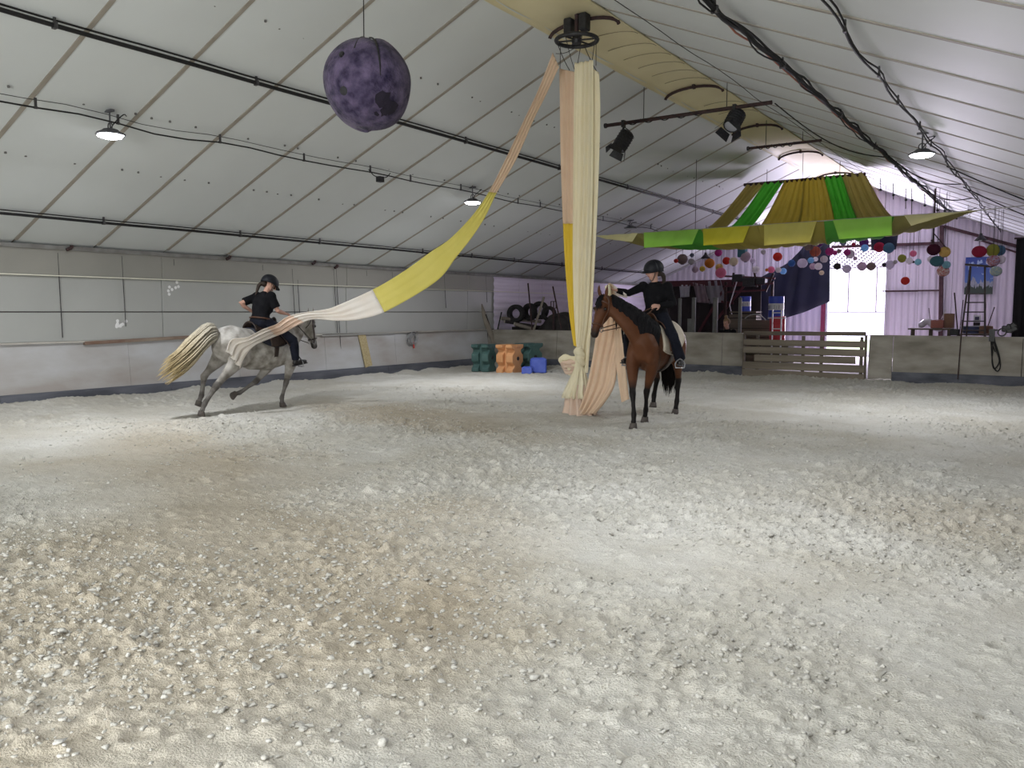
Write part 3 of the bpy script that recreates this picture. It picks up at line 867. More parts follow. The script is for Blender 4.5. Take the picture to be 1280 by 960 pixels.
# the two hanging silks
HS = thing('hanging_silk', 'narrow peach silk with a yellow lower half hanging left of the cream silk', 'silk', aty(710, 88, RY + .12))
o_ = HS.location.copy(); P_ = lambda L, y: shifted([aty(u, v, y) for u, v in L], o_)
A_ = P_([(700, 86), (701, 130), (702, 200), (704, 268), (707, 330), (712, 390), (718, 432)], RY + .16); B_ = P_([(719, 90), (720, 130), (720, 200), (719, 268), (719, 330), (721, 390), (723, 434)], RY + .10)
fl = lambda s: .03 - .015 * s
cl(ribbon(A_, B_, 101, 26, fl, 2.5, 0, 0, .53), 'peach_section', M_peach, HS); cl(ribbon(A_, B_, 101, 26, fl, 2.5, 0, .53, 1), 'yellow_section', M_yel2, HS)
CS = thing('hanging_silk', 'broad cream silk hanging to the sand with a knot near its foot', 'silk', aty(735, 80, RY))
o_ = CS.location.copy()
A_ = P_([(720, 79), (719, 150), (718, 250), (717, 330), (718, 390), (720, 425), (722, 440)], RY + .02); B_ = P_([(741, 75), (741, 150), (740, 250), (737, 330), (734, 390), (730, 425), (728, 440)], RY - .04)
cl(ribbon(A_, B_, 90, 44, lambda s: .026, 3.5, 1.0), 'front_fall', M_cream, CS)
A_ = P_([(735, 80), (737, 150), (737, 250), (735, 330), (732, 400), (731, 430), (730, 466)], RY + .06); B_ = P_([(750, 93), (751, 150), (748, 250), (744, 330), (740, 400), (737, 430), (733, 466)], RY + .0)
cl(ribbon(A_, B_, 90, 24, lambda s: .03, 2.0, 2.0), 'back_fall', M_cream, CS)
kc = aty(724, 443, RY - .02) - o_
q = MB()
for k in range(4):
    q.ring(kc + V(.01 * k, 0, .06 - .05 * k), .045 + .02 * (k % 2), .045, 18, 8, Matrix.Rotation(.35 * (-1) ** k, 3, 'X') @ Matrix.Rotation(.3 * k, 3, 'Y'))
q.tube([kc + V(0, 0, .12), kc, kc - V(0, 0, .3)], [.05, .07, .06], n=14)
remeshed('knot', q, .014, 3, M_cream, CS)
lc = aty(711, 455, RY) - o_
for k, (dx, dz, w_, m_) in enumerate(((-.02, .05, .05, M_cream), (0, -.01, .055, M_pink), (.0, -.07, .05, M_pink), (.05, -.10, .045, M_cream))):
    c = lc + V(dx, .03 * (k - 1.5), dz)
    P = spline([kc - V(.02, 0, .08 + .03 * k), c + V(.07, -.03, .06), c + V(-.06, -.04, .04), c + V(-.075, .02, -.03), c + V(.02, .03, -.06), kc - V(.0, 0, .16 + .03 * k)], 26)
    q = MB().tube(P, [.018] * 26, [w_ * (.5 + .5 * math.sin(PI * i / 25)) + .012 * math.sin(i * 1.1 + k) for i in range(26)], U=(0, 1, 0), n=10)
    q.build('knot_loop', m_, CS, True)
# skirt under the knot and the pile on the sand
def skirt(levels, n=90, folds=11, seed=1):
    rs = np.random.default_rng(seed); ph = rs.uniform(0, 6, 4); rows = []
    for (px0, px1, v, ry, amp) in levels:
        a = aty(px0, v, RY) - o_; b = aty(px1, v, RY) - o_; c = (a + b) / 2; rx = (b.x - a.x) / 2
        rows.append([c + V(math.cos(t) * rx, math.sin(t) * ry, 0) * (1 + amp * math.sin(folds * t + ph[0]) + amp * .6 * math.sin(folds * 1.7 * t + ph[1] + v * .02)) for t in np.linspace(0, 2 * PI, n)])
    return MB().grid(rows)
cl(skirt([(720, 729, 452, .06, .10), (719, 730, 462, .07, .14), (714, 733, 476, .12, .16), (709, 734, 489, .18, .15), (706, 736, 497, .2, .14)]), 'skirt', M_cream, CS)
cl(skirt([(714, 732, 480, .12, .16), (711, 734, 494, .15, .17), (711, 738, 507, .18, .18), (710, 742, 516, .22, .17), (708, 744, 519.5, .25, .15)], seed=4, folds=9), 'foot_drape', M_pink, CS)

# peach drape from the bay rider's hand down to the sand
DR = thing('draped_silk', 'pale peach silk held up by the bay rider and spreading to the sand', 'silk', aty(762, 358, 10.72))
o_ = DR.location.copy()
ys = [10.70, 10.82, 11.0, 11.1, 11.12, 11.1, 11.05, 11.0]
A_ = shifted([aty(u, v, y) for (u, v), y in zip([(761, 354), (756, 372), (752, 392), (746, 418), (741, 448), (735, 478), (728, 502), (722, 518)], ys)], o_)
B_ = shifted([aty(u, v, y) for (u, v), y in zip([(766, 356), (770, 372), (775, 392), (778, 420), (772, 450), (767, 482), (755, 502), (742, 517)], ys)], o_)
cl(ribbon(A_, B_, 100, 50, lambda s: .012 + .02 * s, 3.4, .3), 'main_fall', M_peach, DR)
ys = [10.95, 11.02, 11.02, 11.0]
A_ = shifted([aty(u, v, y) for (u, v), y in zip([(768, 405), (770, 440), (772, 470), (777, 503)], ys)], o_); B_ = shifted([aty(u, v, y) for (u, v), y in zip([(778, 410), (781, 440), (783, 470), (786, 499)], ys)], o_)
cl(ribbon(A_, B_, 60, 14, lambda s: .012, 1.2, .8), 'loose_tail', M_peach, DR)
A_ = shifted([aty(u, v, 10.78) for u, v in [(765, 355), (772, 360), (783, 368)]], o_); B_ = shifted([aty(u, v, 10.84) for u, v in [(766, 372), (774, 371), (784, 372)]], o_)
cl(ribbon(A_, B_, 20, 10, lambda s: .006, 1.2, .8), 'upper_fold', M_ivory, DR)
hc = aty(760.5, 361, 10.66) - o_
q = MB()
for k in range(3): q.ring(hc + V(.01 * k - .02, 0, .02 - .04 * k), .022, .018, 14, 7, Matrix.Rotation(1.2 + k * .5, 3, 'X'))
q.tube([hc + V(0, 0, .06), hc, hc - V(-.02, 0, .10)], [.02, .04, .025], n=10)
remeshed('bunched_end', q, .010, 2, M_cream, DR)

# purple ball
bp = aty(460, 104, 6.6)
BL = thing('plush_ball', 'large purple crushed velvet ball hanging from the ridge on a thin cord', 'ball', bp)
M_velvet = mat('crushed_velvet', (.013, .009, .034), (.135, .105, .185), 7.5, .85, .8, 26, sheen=.12, detail=14, spec=.15)
nb = 64; rows = []
for i in range(nb // 2 + 1):
    th = PI * i / (nb // 2); row = []
    for k in range(nb + 1):
        a = 2 * PI * k / nb
        rr = .465
        d = V(math.sin(th) * math.cos(a), math.sin(th) * math.sin(a), math.cos(th))
        seam = min(abs(((a - s_ + PI) % (2 * PI)) - PI) for s_ in (5.75, 3.6, 1.6))
        rr *= 1 - .045 * math.exp(-(seam * math.sin(th) / .07) ** 2) * (1 if th < 2.0 else max(0, 1 - (th - 2.0) * 2))
        rr *= 1 - .10 * math.exp(-(th / .30) ** 2) * (.6 + .4 * math.cos(3 * a))
        rr *= 1 + .018 * math.sin(3 * a + 2 * th) + .012 * math.sin(5 * th + 2 * a) 
        row.append(V(d.x * rr * .99, d.y * rr * .99, d.z * rr * (1.06 if d.z < 0 else .99)))
    rows.append(row)
MB().grid(rows).build('velvet_skin', M_velvet, BL, True)
MB().tube([(-.05, 0, .40), (-.045, 0, 1.0), (-.06, 0, roof_z(bp.x) - bp.z - .12)], .006, n=5).build('cord', M_wire, BL)
def on_ball(a, th): return V(math.sin(th) * math.cos(a), math.sin(th) * math.sin(a), math.cos(th)) * .466
for a, th, r_ in ((4.86, 1.97, .045), (4.80, 1.15, .03)):
    c = on_ball(a, th); R = c.normalized().to_track_quat('Z', 'Y').to_matrix()
    MB().lathe([(0, .004), (r_, .003), (r_ * 1.1, -.02)], c, 14, R).build('dark_spot', M_black, BL)
q = MB()
for s_ in (5.75, 5.12):
    q.tube([on_ball(s_, t) * (1.0 - .045) + on_ball(s_, t).normalized() * .006 for t in np.linspace(.2, 2.05 if s_ > 5.5 else 1.0, 14)], .010, n=5)
q.build('seam', M_black, BL)
M_dkv = mat('bare_velvet', (.012, .009, .018), (.02, .015, .03), 8, .9)
for a, th, s_ in ((5.86, 2.16, .095), (6.18, 2.28, .085), (6.05, 2.42, .06), (5.72, 2.52, .04)):
    c = on_ball(a, th) * .985; R = c.normalized().to_track_quat('Z', 'Y').to_matrix()
    q = MB(); rs = random.Random(int(a * 100)); pr = [s_ * rs.uniform(.7, 1.2) for _ in range(14)]
    q.add([c + R @ V(0, 0, .012)] + [c + R @ V(pr[k] * math.cos(k * 2 * PI / 14), pr[k] * math.sin(k * 2 * PI / 14), .011 - (pr[k] ** 2) / .93) for k in range(14)], [(0, k + 1, (k + 1) % 14 + 1) for k in range(14)])
    solid(q.build('bare_patch', M_dkv, BL), .006)

# ================================================================== canopy
YBAR, YROPE = 24.2, 20.4
CN = thing('fabric_canopy', 'swagged canopy of olive, green and gold cloth strips under the far roof', 'canopy', aty(1007, 224, YBAR))
o_ = CN.location.copy()
M_olive = cloth('olive_cloth', (.46, .41, .17), (.50, .45, .19), .55); M_green = cloth('green_cloth', (.16, .52, .10), (.19, .57, .12), .55)
M_gold = cloth('gold_cloth', (.54, .47, .13), (.58, .51, .15), .55); M_olive_lit = cloth('olive_cloth_lit', (.86, .82, .48), (.90, .86, .52))  # last one: the olive again, lightened for flaps lit from the front
ba, bb = aty(930, 233, YBAR) - o_, aty(1082, 216, YBAR) - o_
bz = (ba.z + bb.z) / 2; ba.z = bz; bb.z = bz
MB().tube([ba, bb], .045, n=10).build('bar', M_rust, CN)
for s in (.2, .5, .8):
    p = ba.lerp(bb, s); MB().tube([p, V(p.x, p.y, roof_z(p.x + o_.x) - o_.z - .05)], .008, n=5).build('hanger', M_wire, CN)
vr = lambda px: 295 - .0664 * (px - 743)
ra, rb = aty(743, vr(743), YROPE) - o_, aty(1225, vr(1225), YROPE) - o_
MB().tube([V(-12.0 - o_.x, YROPE - o_.y, ra.z + .08), ra, rb, V(.6 - o_.x, YROPE - o_.y, rb.z + .12)], .012, n=6).build('rope', mat('white_rope', (.5, .48, .45), rough=.8), CN)
p = aty(869, 288, YROPE) - o_; MB().tube([p, V(p.x, p.y, roof_z(p.x + o_.x) - o_.z)], .008, n=5).build('hanger', M_wire, CN)
T0 = [(934, 955), (957, 980), (982, 1006), (1005, 1030), (1029, 1053), (1052, 1081)]
T1 = [(884, 906), (915, 942), (952, 1000), (998, 1043), (1042, 1073), (1071, 1114)]
T4 = [(743, 802), (803, 876), (876, 947), (946, 1030), (1030, 1118), (1117, 1225)]
FL = [(744, 797), (805, 873), (879, 937), (955, 1021), (1041, 1115), (1130, 1224)]
FD = [11, 19, 21, 26, 24, 13]
M_green_lit = cloth('green_cloth_lit', (.55, .90, .20), (.60, .94, .24), .5); M_gold_lit = cloth('gold_cloth_lit', (.86, .82, .10), (.90, .86, .13), .5); M_gold_lit2 = cloth('gold_cloth_lit2', (.84, .79, .26), (.88, .83, .30), .5)
FM = [M_olive_lit, M_green_lit, M_gold_lit, M_gold_lit2, M_green_lit, M_olive_lit]  # flaps: lightened copies of the strip cloths, front light put into the colour
SM = [M_olive, M_green, M_gold, M_gold, M_green, M_olive]
v1 = lambda px: 287 - .078 * (px - 884)
v2 = lambda px: lin([743, 850, 940, 1000, 1070, 1140, 1225], [300, 310, 309, 305, 300, 290, 266], px)
for i in range(6):
    E = []
    for s in (0, 1):
        a, b_, d = T0[i][s], T1[i][s], T4[i][s]
        m2 = .55 * b_ + .45 * d; m3 = .2 * b_ + .8 * d
        pts = [aty(a, 232 - .108 * (a - 933), YBAR - .01), aty(b_, v1(b_), 22.9), aty(m2, v2(m2), 21.7), aty(m3, v2(m3) - 3, 20.85), aty(d, vr(d), YROPE)]
        E.append(shifted(pts, o_))
    st = cl(ribbon(E[0], E[1], 90, 40, lambda s: .045 * (1 - s) + .004, 4.0 if i in (2, 3) else 3.0, i), 'canopy_strip', SM[i], CN)
    if i == 0 or i == 5:
        st['label'] = 'olive strip at the left end' if i == 0 else 'olive strip at the right end'
    f0, f1 = FL[i]; dv = FD[i]; dx = 8
    g0, g1 = f0 + dx * (i >= 4), f1 - dx * (i < 4)
    if i == 0: g0, g1 = f0 + 14, f1 - 7
    if i == 5: g0, g1 = f0 + 9, f1 - 30
    w0, w1 = (vr(f0) + dv * (.35 if i == 0 else 1), vr(f1) + dv * (.25 if i == 5 else 1))
    A_ = shifted([aty(f0, vr(f0), YROPE - .03), aty((f0 + g0) / 2, (vr(f0) + w0) / 2, YROPE - .06), aty(g0, w0, YROPE - .05)], o_)
    B_ = shifted([aty(f1, vr(f1), YROPE - .03), aty((f1 + g1) / 2, (vr(f1) + w1) / 2, YROPE - .06), aty(g1, w1, YROPE - .05)], o_)
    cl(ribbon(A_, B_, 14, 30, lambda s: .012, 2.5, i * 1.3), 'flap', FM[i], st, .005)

# ================================================================== paper lanterns
LM = {}
def lm(c):
    k = tuple(round(a, 3) for a in c)
    if k not in LM: LM[k] = mat('lantern_paper', c, tuple(min(1, a * 1.15) for a in c), 5, .8, trans=.45, spec=.1)
    return LM[k]
C = dict(red=(.50, .06, .05), taupe=(.26, .20, .19), bluegrey=(.20, .24, .30), grey=(.46, .43, .45), mauve=(.46, .36, .44), yellow=(.60, .46, .10), orange=(.55, .22, .05), magenta=(.40, .06, .24),
         cream=(.62, .54, .44), teal=(.10, .22, .27), pink=(.62, .22, .34), white=(.70, .66, .70), lilac=(.56, .50, .62), lightblue=(.28, .50, .72), blue=(.08, .18, .42), brown=(.34, .12, .08), purple=(.16, .05, .22),
         dark=(.06, .05, .06), olive=(.32, .33, .08), plum=(.10, .025, .05), crimson=(.38, .04, .09), cyan=(.30, .52, .58), steel=(.12, .22, .32), amber=(.66, .50, .20), lilacgrey=(.52, .48, .56))
LANT = [
 (845, 326, 5.5, 'red', 'tiny red paper lantern at the far left end of the lantern row'), (853, 324, 13, 'taupe', 'large taupe paper lantern beside the tiny red one at the left end'),
 (865, 319, 5.5, 'bluegrey', 'small blue-grey lantern above a pale grey one near the left end'), (864, 327, 8, 'grey', 'pale grey paper lantern right of the large taupe one'),
 (869, 337, 8, 'mauve', 'pale mauve lantern hanging low beside the yellow one'), (878, 336, 7, 'yellow', 'mustard yellow paper lantern hanging low left of the orange one'),
 (887, 329, 12, 'orange', 'large bright orange paper lantern with pale centre on the left'), (898, 316, 9, 'magenta', 'dark magenta lantern hanging high under the yellow flap'),
 (908, 326, 9.5, 'red', 'bright red paper lantern left of a cream ring lantern'), (917, 327, 11, 'cream', 'cream paper lantern right of the bright red one'),
 (932, 321, 13, 'mauve', 'large mauve lantern below the teal square lantern'), (941, 326, 7, 'lilac', 'small lilac lantern right of the large mauve one'),
 (954, 315, 6, 'grey', 'small pale grey lantern high on a single thread mid row'), (901, 341, 13, 'pink', 'large deep pink lantern hanging low over the dark machinery'),
 (899, 334, 9, 'amber', 'amber lantern half hidden behind the large deep pink one'), (945, 337, 9, 'white', 'flat white lantern low over the dark machinery'),
 (972, 321, 11, 'red', 'red paper lantern hanging in front of the roof trusses'), (964, 337, 8.5, 'pink', 'rosy pink lantern beside a tiny orange one'),
 (958.5, 337.5, 4, 'orange', 'tiny orange lantern left of the rosy pink one'), (973, 337.5, 7, 'white', 'white lantern overlapping a light blue one'),
 (979, 339, 8, 'lightblue', 'light blue lantern overlapping a white one on the left'), (989.5, 329, 9, 'blue', 'mid blue lantern hanging alone against the navy tarpaulin'),
 (985, 327.5, 3, 'white', 'tiny white lantern beside the mid blue one'), (1003, 329, 12, 'lilacgrey', 'large pale lilac lantern against the navy tarpaulin'),
 (1013.5, 325.5, 7.5, 'lightblue', 'clear blue lantern next to a small white one'), (1019.5, 324, 6, 'white', 'small white lantern right of the clear blue one'),
 (1016, 333, 8, 'mauve', 'pale pinkish lantern left of a large white one'), (1023, 333, 9, 'white', 'large white lantern low against the tarpaulin edge'),
 (1027, 341, 6, 'cream', 'small cream lantern, lowest beside the red door jamb'), (1019, 314.5, 13, 'brown', 'big rust brown lantern under the canopy left of the door'),
 (1024, 304, 9, 'purple', 'purple lantern tucked under the green canopy strip'), (1011, 308, 11, 'taupe', 'greyish taupe lantern behind the big rust brown one'),
 (1030, 324, 9, 'grey', 'dull grey lantern beside the red door jamb'), (1037, 314.5, 10, 'magenta', 'bright magenta lantern at the top left of the door'),
 (1043.5, 316, 6, 'magenta', 'small magenta lantern right of the bright magenta one'), (1049, 314, 5, 'taupe', 'tiny taupe lantern at the door beside the magenta pair'),
 (1046.5, 333, 8.5, 'dark', 'dark grey lantern in front of the bright door at left'), (1058.5, 336, 10.5, 'lilacgrey', 'lilac grey lantern, lowest in front of the bright door'),
 (1077.5, 333, 11, 'mauve', 'round mauve lantern before the middle of the bright door'), (1089, 333, 10.5, 'taupe', 'taupe lantern right of the round mauve one at the door'),
 (1059, 315.5, 8, 'magenta', 'magenta lantern overlapping a grey one before the door'), (1062.5, 317.5, 11, 'grey', 'grey lantern overlapped by a magenta one before the door'),
 (1069, 323, 5, 'mauve', 'tiny dull mauve lantern alone before the door lattice'), (1081, 310, 9, 'lightblue', 'pale blue lantern beneath a purple one before the door'),
 (1080, 303, 11, 'purple', 'dark purple lantern under the canopy above the door'), (1067, 305.5, 5, 'crimson', 'tiny crimson lantern high before the door'), (1054, 303, 8, 'bluegrey', 'blue-grey lantern half under the canopy at the door top'),
 (1099, 309, 12.5, 'crimson', 'crimson lantern at the top right corner of the door'), (1111, 310, 13, 'steel', 'steel blue lantern right of the crimson one by the door corner'),
 (1127.5, 323, 10, 'olive', 'olive green lantern on the ribbed wall right of the door'), (1112, 331, 11, 'lilacgrey', 'pale lilac lantern on the wall beside the door edge'),
 (1119, 327.5, 5, 'grey', 'tiny grey lantern right of the pale lilac one'), (1105, 331, 5, 'dark', 'tiny dark lantern at the right edge of the door'),
 (1141.5, 317, 8, 'pink', 'candy pink lantern against the ribbed wall'), (1136.5, 326, 8.5, 'white', 'whitish lantern below the candy pink one'),
 (1141.5, 327.5, 3, 'dark', 'tiny black lantern between a whitish and a cyan one'), (1147.5, 327.5, 8, 'cyan', 'pale cyan lantern on the ribbed wall'),
 (1131.5, 351, 10, 'red', 'red lantern hanging lowest, alone on the ribbed wall')]
YL = 26.0
lw = thing('lantern_line', 'thin line strung across the hall behind the canopy holding the lanterns', 'line', (-6.5, YL, 4.22))
for dy in (-.35, 0, .35):
    MB().tube([(-4.4, dy, 0), (-1, dy, -.02), (2, dy, -.02), (4.2, dy, 0)], .006, n=5).build('line', M_wire, lw)
    for s in (-4.4, 4.2): MB().tube([(s, dy, 0), (s, dy, roof_z(-6.5 + s) - 4.22)], .006, n=5).build('tie', M_wire, lw)
SPH = MB().lathe([(math.sin(t) * (1 + .03 * math.cos(20 * t)), -math.cos(t) * .96) for t in np.linspace(.28, PI - .28, 21)], n=18).mesh('shade', True)
RIM = MB().ring((0, 0, -.93), .28, .05, 14, 5).mesh('rim')
RIM.materials.append(M_wire)
def lantern(p, r, c, label, ztop, group, pattern=None, squash=1.0):
    me_ = SPH.copy(); me_.materials.append(pattern or lm(C[c]))
    t = tag(link('paper_lantern', me_), label, 'lantern', group)
    t.location = p; t.scale = (r, r, r * squash)
    link('rim', RIM, t)
    MB().tube([(0, 0, .9), (0, 0, max(1.2, (ztop - p.z) / (r * squash)))], .03 if r > .1 else .06, n=4).build('cord', M_wire, t)
    return t
rs = random.Random(4)
for i, (px, py, d, c, lab) in enumerate(LANT):
    y = YL + (.35 * (i % 3) - .35)
    p = aty(px, py, y)
    lantern(p, d / 2 * (p - V(0, 0, CAM_H)).dot(_f) / FPX * 1.03, c, lab, 4.22, 'paper lanterns under the canopy')
# square teal lantern and a navy drum shade
for (px, py, w, h, c, lab) in ((928, 315, 10, 13, 'teal', 'teal box-shaped paper lantern above the large mauve one'),):
    p = aty(px, py, YL); k = (p - V(0, 0, CAM_H)).dot(_f) / FPX
    t = thing('box_lantern', lab, 'lantern', p); bevel(MB().box((0, 0, 0), (w * k, w * k, h * k)).build('shade', lm(C[c]), t), .02)
    MB().tube([(0, 0, h * k / 2), (0, 0, 4.22 - p.z)], .004, n=4).build('cord', M_wire, t)
p = aty(1105, 301, 27.0); k = (p - V(0, 0, CAM_H)).dot(_f) / FPX
t = thing('drum_shade', 'large dark navy drum lampshade behind the crimson and steel blue lanterns', 'lampshade', p)
solid(MB().lathe([(14 * k, -11 * k), (16 * k, 11 * k)], n=28).build('shade', mat('navy_cloth', (.018, .022, .05), (.03, .035, .075), 4, .9), t, True), .01)
MB().ring((0, 0, 11 * k), 16 * k, .012, 28, 5).build('rim', M_wire, t); MB().tube([(0, 0, 11 * k), (0, 0, roof_z(p.x) - p.z)], .006, n=4).build('cord', M_wire, t)
MB().beam((-16 * k, 0, 11 * k), (16 * k, 0, 11 * k), .015, .015).build('spider', M_wire, t)
# the two clusters at the right, nearer and larger
def patterned(a, b):
    return mat('printed_paper', a, b, 3.2, .8, trans=.2, detail=2)
P_rw, P_rb, P_bg = patterned((.50, .05, .05), (.72, .68, .66)), patterned((.45, .10, .08), (.50, .46, .66)), patterned((.30, .45, .60), (.62, .66, .50))
YC = 23.6
for px, py, d, c, pat, sq, lab in (
    (1167, 312, 16, 'plum', None, .92, 'big dark plum lantern at the top of the left hanging cluster'), (1181, 315, 13.5, 'amber', None, 1, 'cream yellow lantern on the post beside the dark plum one'),
    (1163.5, 324, 8, 'white', None, 1, 'white lantern half hidden left of the dark teal one'), (1171, 326.5, 16, 'teal', None, .85, 'dark teal lantern in the middle of the left cluster'),
    (1183, 331, 10, 'cyan', None, 1, 'pale cyan lantern behind the red and white printed one'), (1179, 339, 14.5, None, P_rw, .95, 'red and white printed lantern at the bottom of the left cluster'),
    (1224, 314.5, 17, 'crimson', None, .88, 'big crimson lantern left in the cluster above the ladder'), (1241, 313, 15, 'olive', None, 1.1, 'olive brown lantern in the middle of the cluster above the ladder'),
    (1250, 313, 12.5, 'steel', None, 1.1, 'dark blue-green lantern at the right of the cluster above the ladder'), (1241.5, 326, 15, None, P_rb, .95, 'red, white and blue printed lantern right of the poster'),
    (1251.5, 324.5, 10, 'white', None, 1.1, 'white lantern right of the printed one above the ladder'), (1245, 339, 14, None, P_bg, .9, 'blue-green printed lantern, lowest right of the poster')):
    kk = globals().get('kk', -1) + 1; y = YC + .34 * (kk % 3 - 1); p = aty(px, py, y)
    lantern(p, d / 2 * (p - V(0, 0, CAM_H)).dot(_f) / FPX, c, lab, roof_z(p.x) + .0, 'larger lanterns in the two right clusters', pat, sq)
p = aty(1166.5, 296, YC - .05)
t = thing('lantern_rod', 'dark iron rod with a small bracket above the left lantern cluster', 'rod', p)
MB().tube([(0, 0, -.18), (0, 0, roof_z(p.x) - p.z - .02)], .02, n=6).build('rod', M_rust, t); MB().tube([(0, 0, .1), (.35, 0, -.35)], .015, n=6).build('brace', M_rust, t)
for px, py, y, lab in ((882, 320, 27, 'black cone-shaped pendant lamp among the left lanterns'), (1226, 297, 27, 'black cone-shaped pendant lamp under the far right roof')):
    p = aty(px, py, y); t = thing('pendant_lamp', lab, 'lamp', p, group='black pendant lamps')
    solid(MB().lathe([(.17, -.08), (.11, -.02), (.05, .05), (.03, .12)], n=16).build('shade', M_black, t, True), .006)
    MB().tube([(0, 0, .1), (0, 0, roof_z(p.x) - p.z - .02)], .008, n=4).build('cord', M_wire, t); MB().ball((0, 0, -.05), .05, 8, 6).build('bulb', M_ledoff, t)
# ================================================================== jump blocks on the sand
def jump_block(px, py, v, yaw, colour, label, name='jump_block', sc=1.0):
    p = atz(px, py, 0.02)
    t = thing(name, label, 'block', p, yaw, sc, 'moulded plastic jump blocks')
    h = [(.27, .0), (.27, .10), (.17, .17), (.17, .21), (.27, .29), (.27, .47), (.17, .55), (.17, .60), (.30, .66), (.30, .74)]
    prof = [(x, z) for x, z in h] + [(-x, z) for x, z in reversed(h)]
    for s in (-1, 1):
        bevel(MB().prism(prof, 1, s * .15 - .10, s * .15 + .10).build('lobe', colour, t), .012)
    prof2 = [(x * .86, z) for x, z in prof]
    q = MB().prism(prof2, 0, -.09, .09); bevel(q.build('web', colour, t), .012)
    MB().box((0, 0, .36), (.30, .12, .66)).build('core', colour, t)
    for s in (-1, 1):
        MB().lathe([(.05, 0), (.05, .03), (0, .03)], (0, s * .235, .38), 14, Matrix.Rotation(-s * PI / 2, 3, 'X')).build('hole', M_black, t)
    return t
M_dg = mat('dark_green_plastic', (.045, .10, .095), (.07, .135, .125), 6, .55); M_or = mat('orange_plastic', (.58, .27, .11), (.66, .34, .16), 6, .55); M_bl = mat('blue_plastic', (.05, .09, .46), (.09, .14, .54), 6, .45)
jump_block(605, 464, 0, 1.75, M_dg, 'dark green moulded jump block left of the orange one', sc=.98)
jump_block(637, 466, 0, 1.62, M_or, 'orange moulded jump block between two dark green ones')
jump_block(661, 463, 0, 1.35, M_dg, 'dark green moulded jump block half behind the orange one')
t = thing('plastic_cube', 'bright blue plastic cube on the sand beside the jump blocks', 'block', atz(673, 466, .02), .55)
bevel(MB().box((0, 0, .19), (.42, .42, .38)).build('body', M_bl, t), .03)
MB().box((0, 0, .385), (.30, .30, .02)).build('raised_lid', M_bl, t)
for s in (-1, 1): MB().box((s * .212, 0, .19), (.008, .22, .22)).build('recess', M_bl, t)
t = thing('plastic_cube', 'small low blue plastic block in front of the blue cube', 'block', atz(659, 467.5, .02), .5)
bevel(MB().box((0, 0, .09), (.27, .30, .18)).build('body', M_bl, t), .02); MB().box((0, 0, .185), (.18, .2, .015)).build('raised_lid', M_bl, t)

# ---- things fixed or hung on the left wall
M_osb = mat('chipboard', (.50, .42, .26), (.36, .28, .14), 30, .9)
a, b = atx(452, 418, XW + .03), atx(461, 458, XW + .11)
MB().beam(a, b, .25, .02, (1, 0, 0)).build('chipboard_patch', M_osb, wl)
M_batt = mat('worn_batten', (.30, .25, .20), (.18, .11, .08), 4, .85, .2, 10, stretch=(1, .4, 1))
MB().beam(atx(105, 429, XW + .05), atx(243, 421, XW + .05), .07, .06, (0, 0, 1)).build('batten', M_batt, wl)
MB().beam(atx(402, 418.5, XW + .05), atx(492, 415.5, XW + .05), .04, .06, (0, 0, 1)).build('batten', M_panel, wl)
p = atx(516, 424, XW + .09)
t = thing('coiled_rope', 'grey rope coil with a red handle hanging on the left boards', 'rope', p)
M_rope = mat('grey_rope', (.36, .36, .37), (.22, .22, .23), 20, .9)
rs = random.Random(2)
for k in range(7):
    R = Matrix.Rotation(PI / 2 + rs.uniform(-.12, .12), 3, 'Y') @ Matrix.Rotation(rs.uniform(0, 6), 3, 'Z')
    q = MB().ring((.01 * k - .02, rs.uniform(-.06, .06), rs.uniform(-.02, .05)), .13 + rs.uniform(-.03, .05), .011, 26, 5, R); q.build('loop', M_rope, t)
MB().tube([(.02, .0, -.08), (.02, .02, -.24)], .022, n=8).build('red_handle', mat('red_plastic', (.50, .06, .05), rough=.5), t)
MB().beam((.0, -.2, .17), (.0, .2, .19), .02, .02).build('hook_rail', M_steel, t)
q = MB(); rs = random.Random(12)
for (px, py, n_, sx, sy) in ((152, 405, 9, 7, 4), (218, 360, 7, 8, 8), (155, 436, 4, 10, 4)):
    for _ in range(n_):
        c = atx(px + rs.uniform(-sx, sx), py + rs.uniform(-sy, sy), XW - .003)
        q.lathe([(0, .004), (rs.uniform(.012, .03), .003), (.032, 0)], c, 7, Matrix.Rotation(PI / 2, 3, 'Y'))
tag(q.build('white_flecks', mat('white_fleck', (.8, .8, .8)), wl), kind='stuff')

# ================================================================== store behind the far boards, left corner
M_tyre = mat('tyre_rubber', (.016, .016, .017), (.035, .034, .034), 14, .85, .3, 30)
def tyre(px, py, r_px, y, R, label):
    p = aty(px, py, y); k = (p - V(0, 0, CAM_H)).dot(_f) / FPX; r = r_px * k
    t = thing('old_tyre', label, 'tyre', p, group='tyres stacked behind the far boards')
    Rm = Matrix.Rotation(PI / 2, 3, 'X'); Rm = Matrix.Rotation(R, 3, 'Z') @ Rm
    MB().lathe([(r * .55, -.09), (r * .62, -.11), (r * .9, -.11), (r, -.08), (r, .08), (r * .9, .11), (r * .62, .11), (r * .55, .09), (r * .6, 0), (r * .55, -.09)], n=26, rot=Rm).build('carcass', M_tyre, t, True)
    for k_ in range(3):
        MB().ring(Rm @ V(0, 0, -.05 + .05 * k_), r, .012, 26, 5, Rm).build('tread_rib', M_tyre, t)
tyre(645, 392, 11, 21.3, .25, 'worn tyre standing leftmost on the store heap'); tyre(662, 390, 10.5, 21.7, -.2, 'second worn tyre from the left on the store heap'); tyre(675, 388, 11, 22.0, .1, 'tall worn tyre behind the crossing sticks'); tyre(686, 392, 9, 21.6, .4, 'small worn tyre beside the dark mound')
M_heap = mat('dark_heap', (.025, .022, .022), (.05, .045, .042), 5, .95, .6, 14)
p = aty(700, 412, 22.0); q = MB()
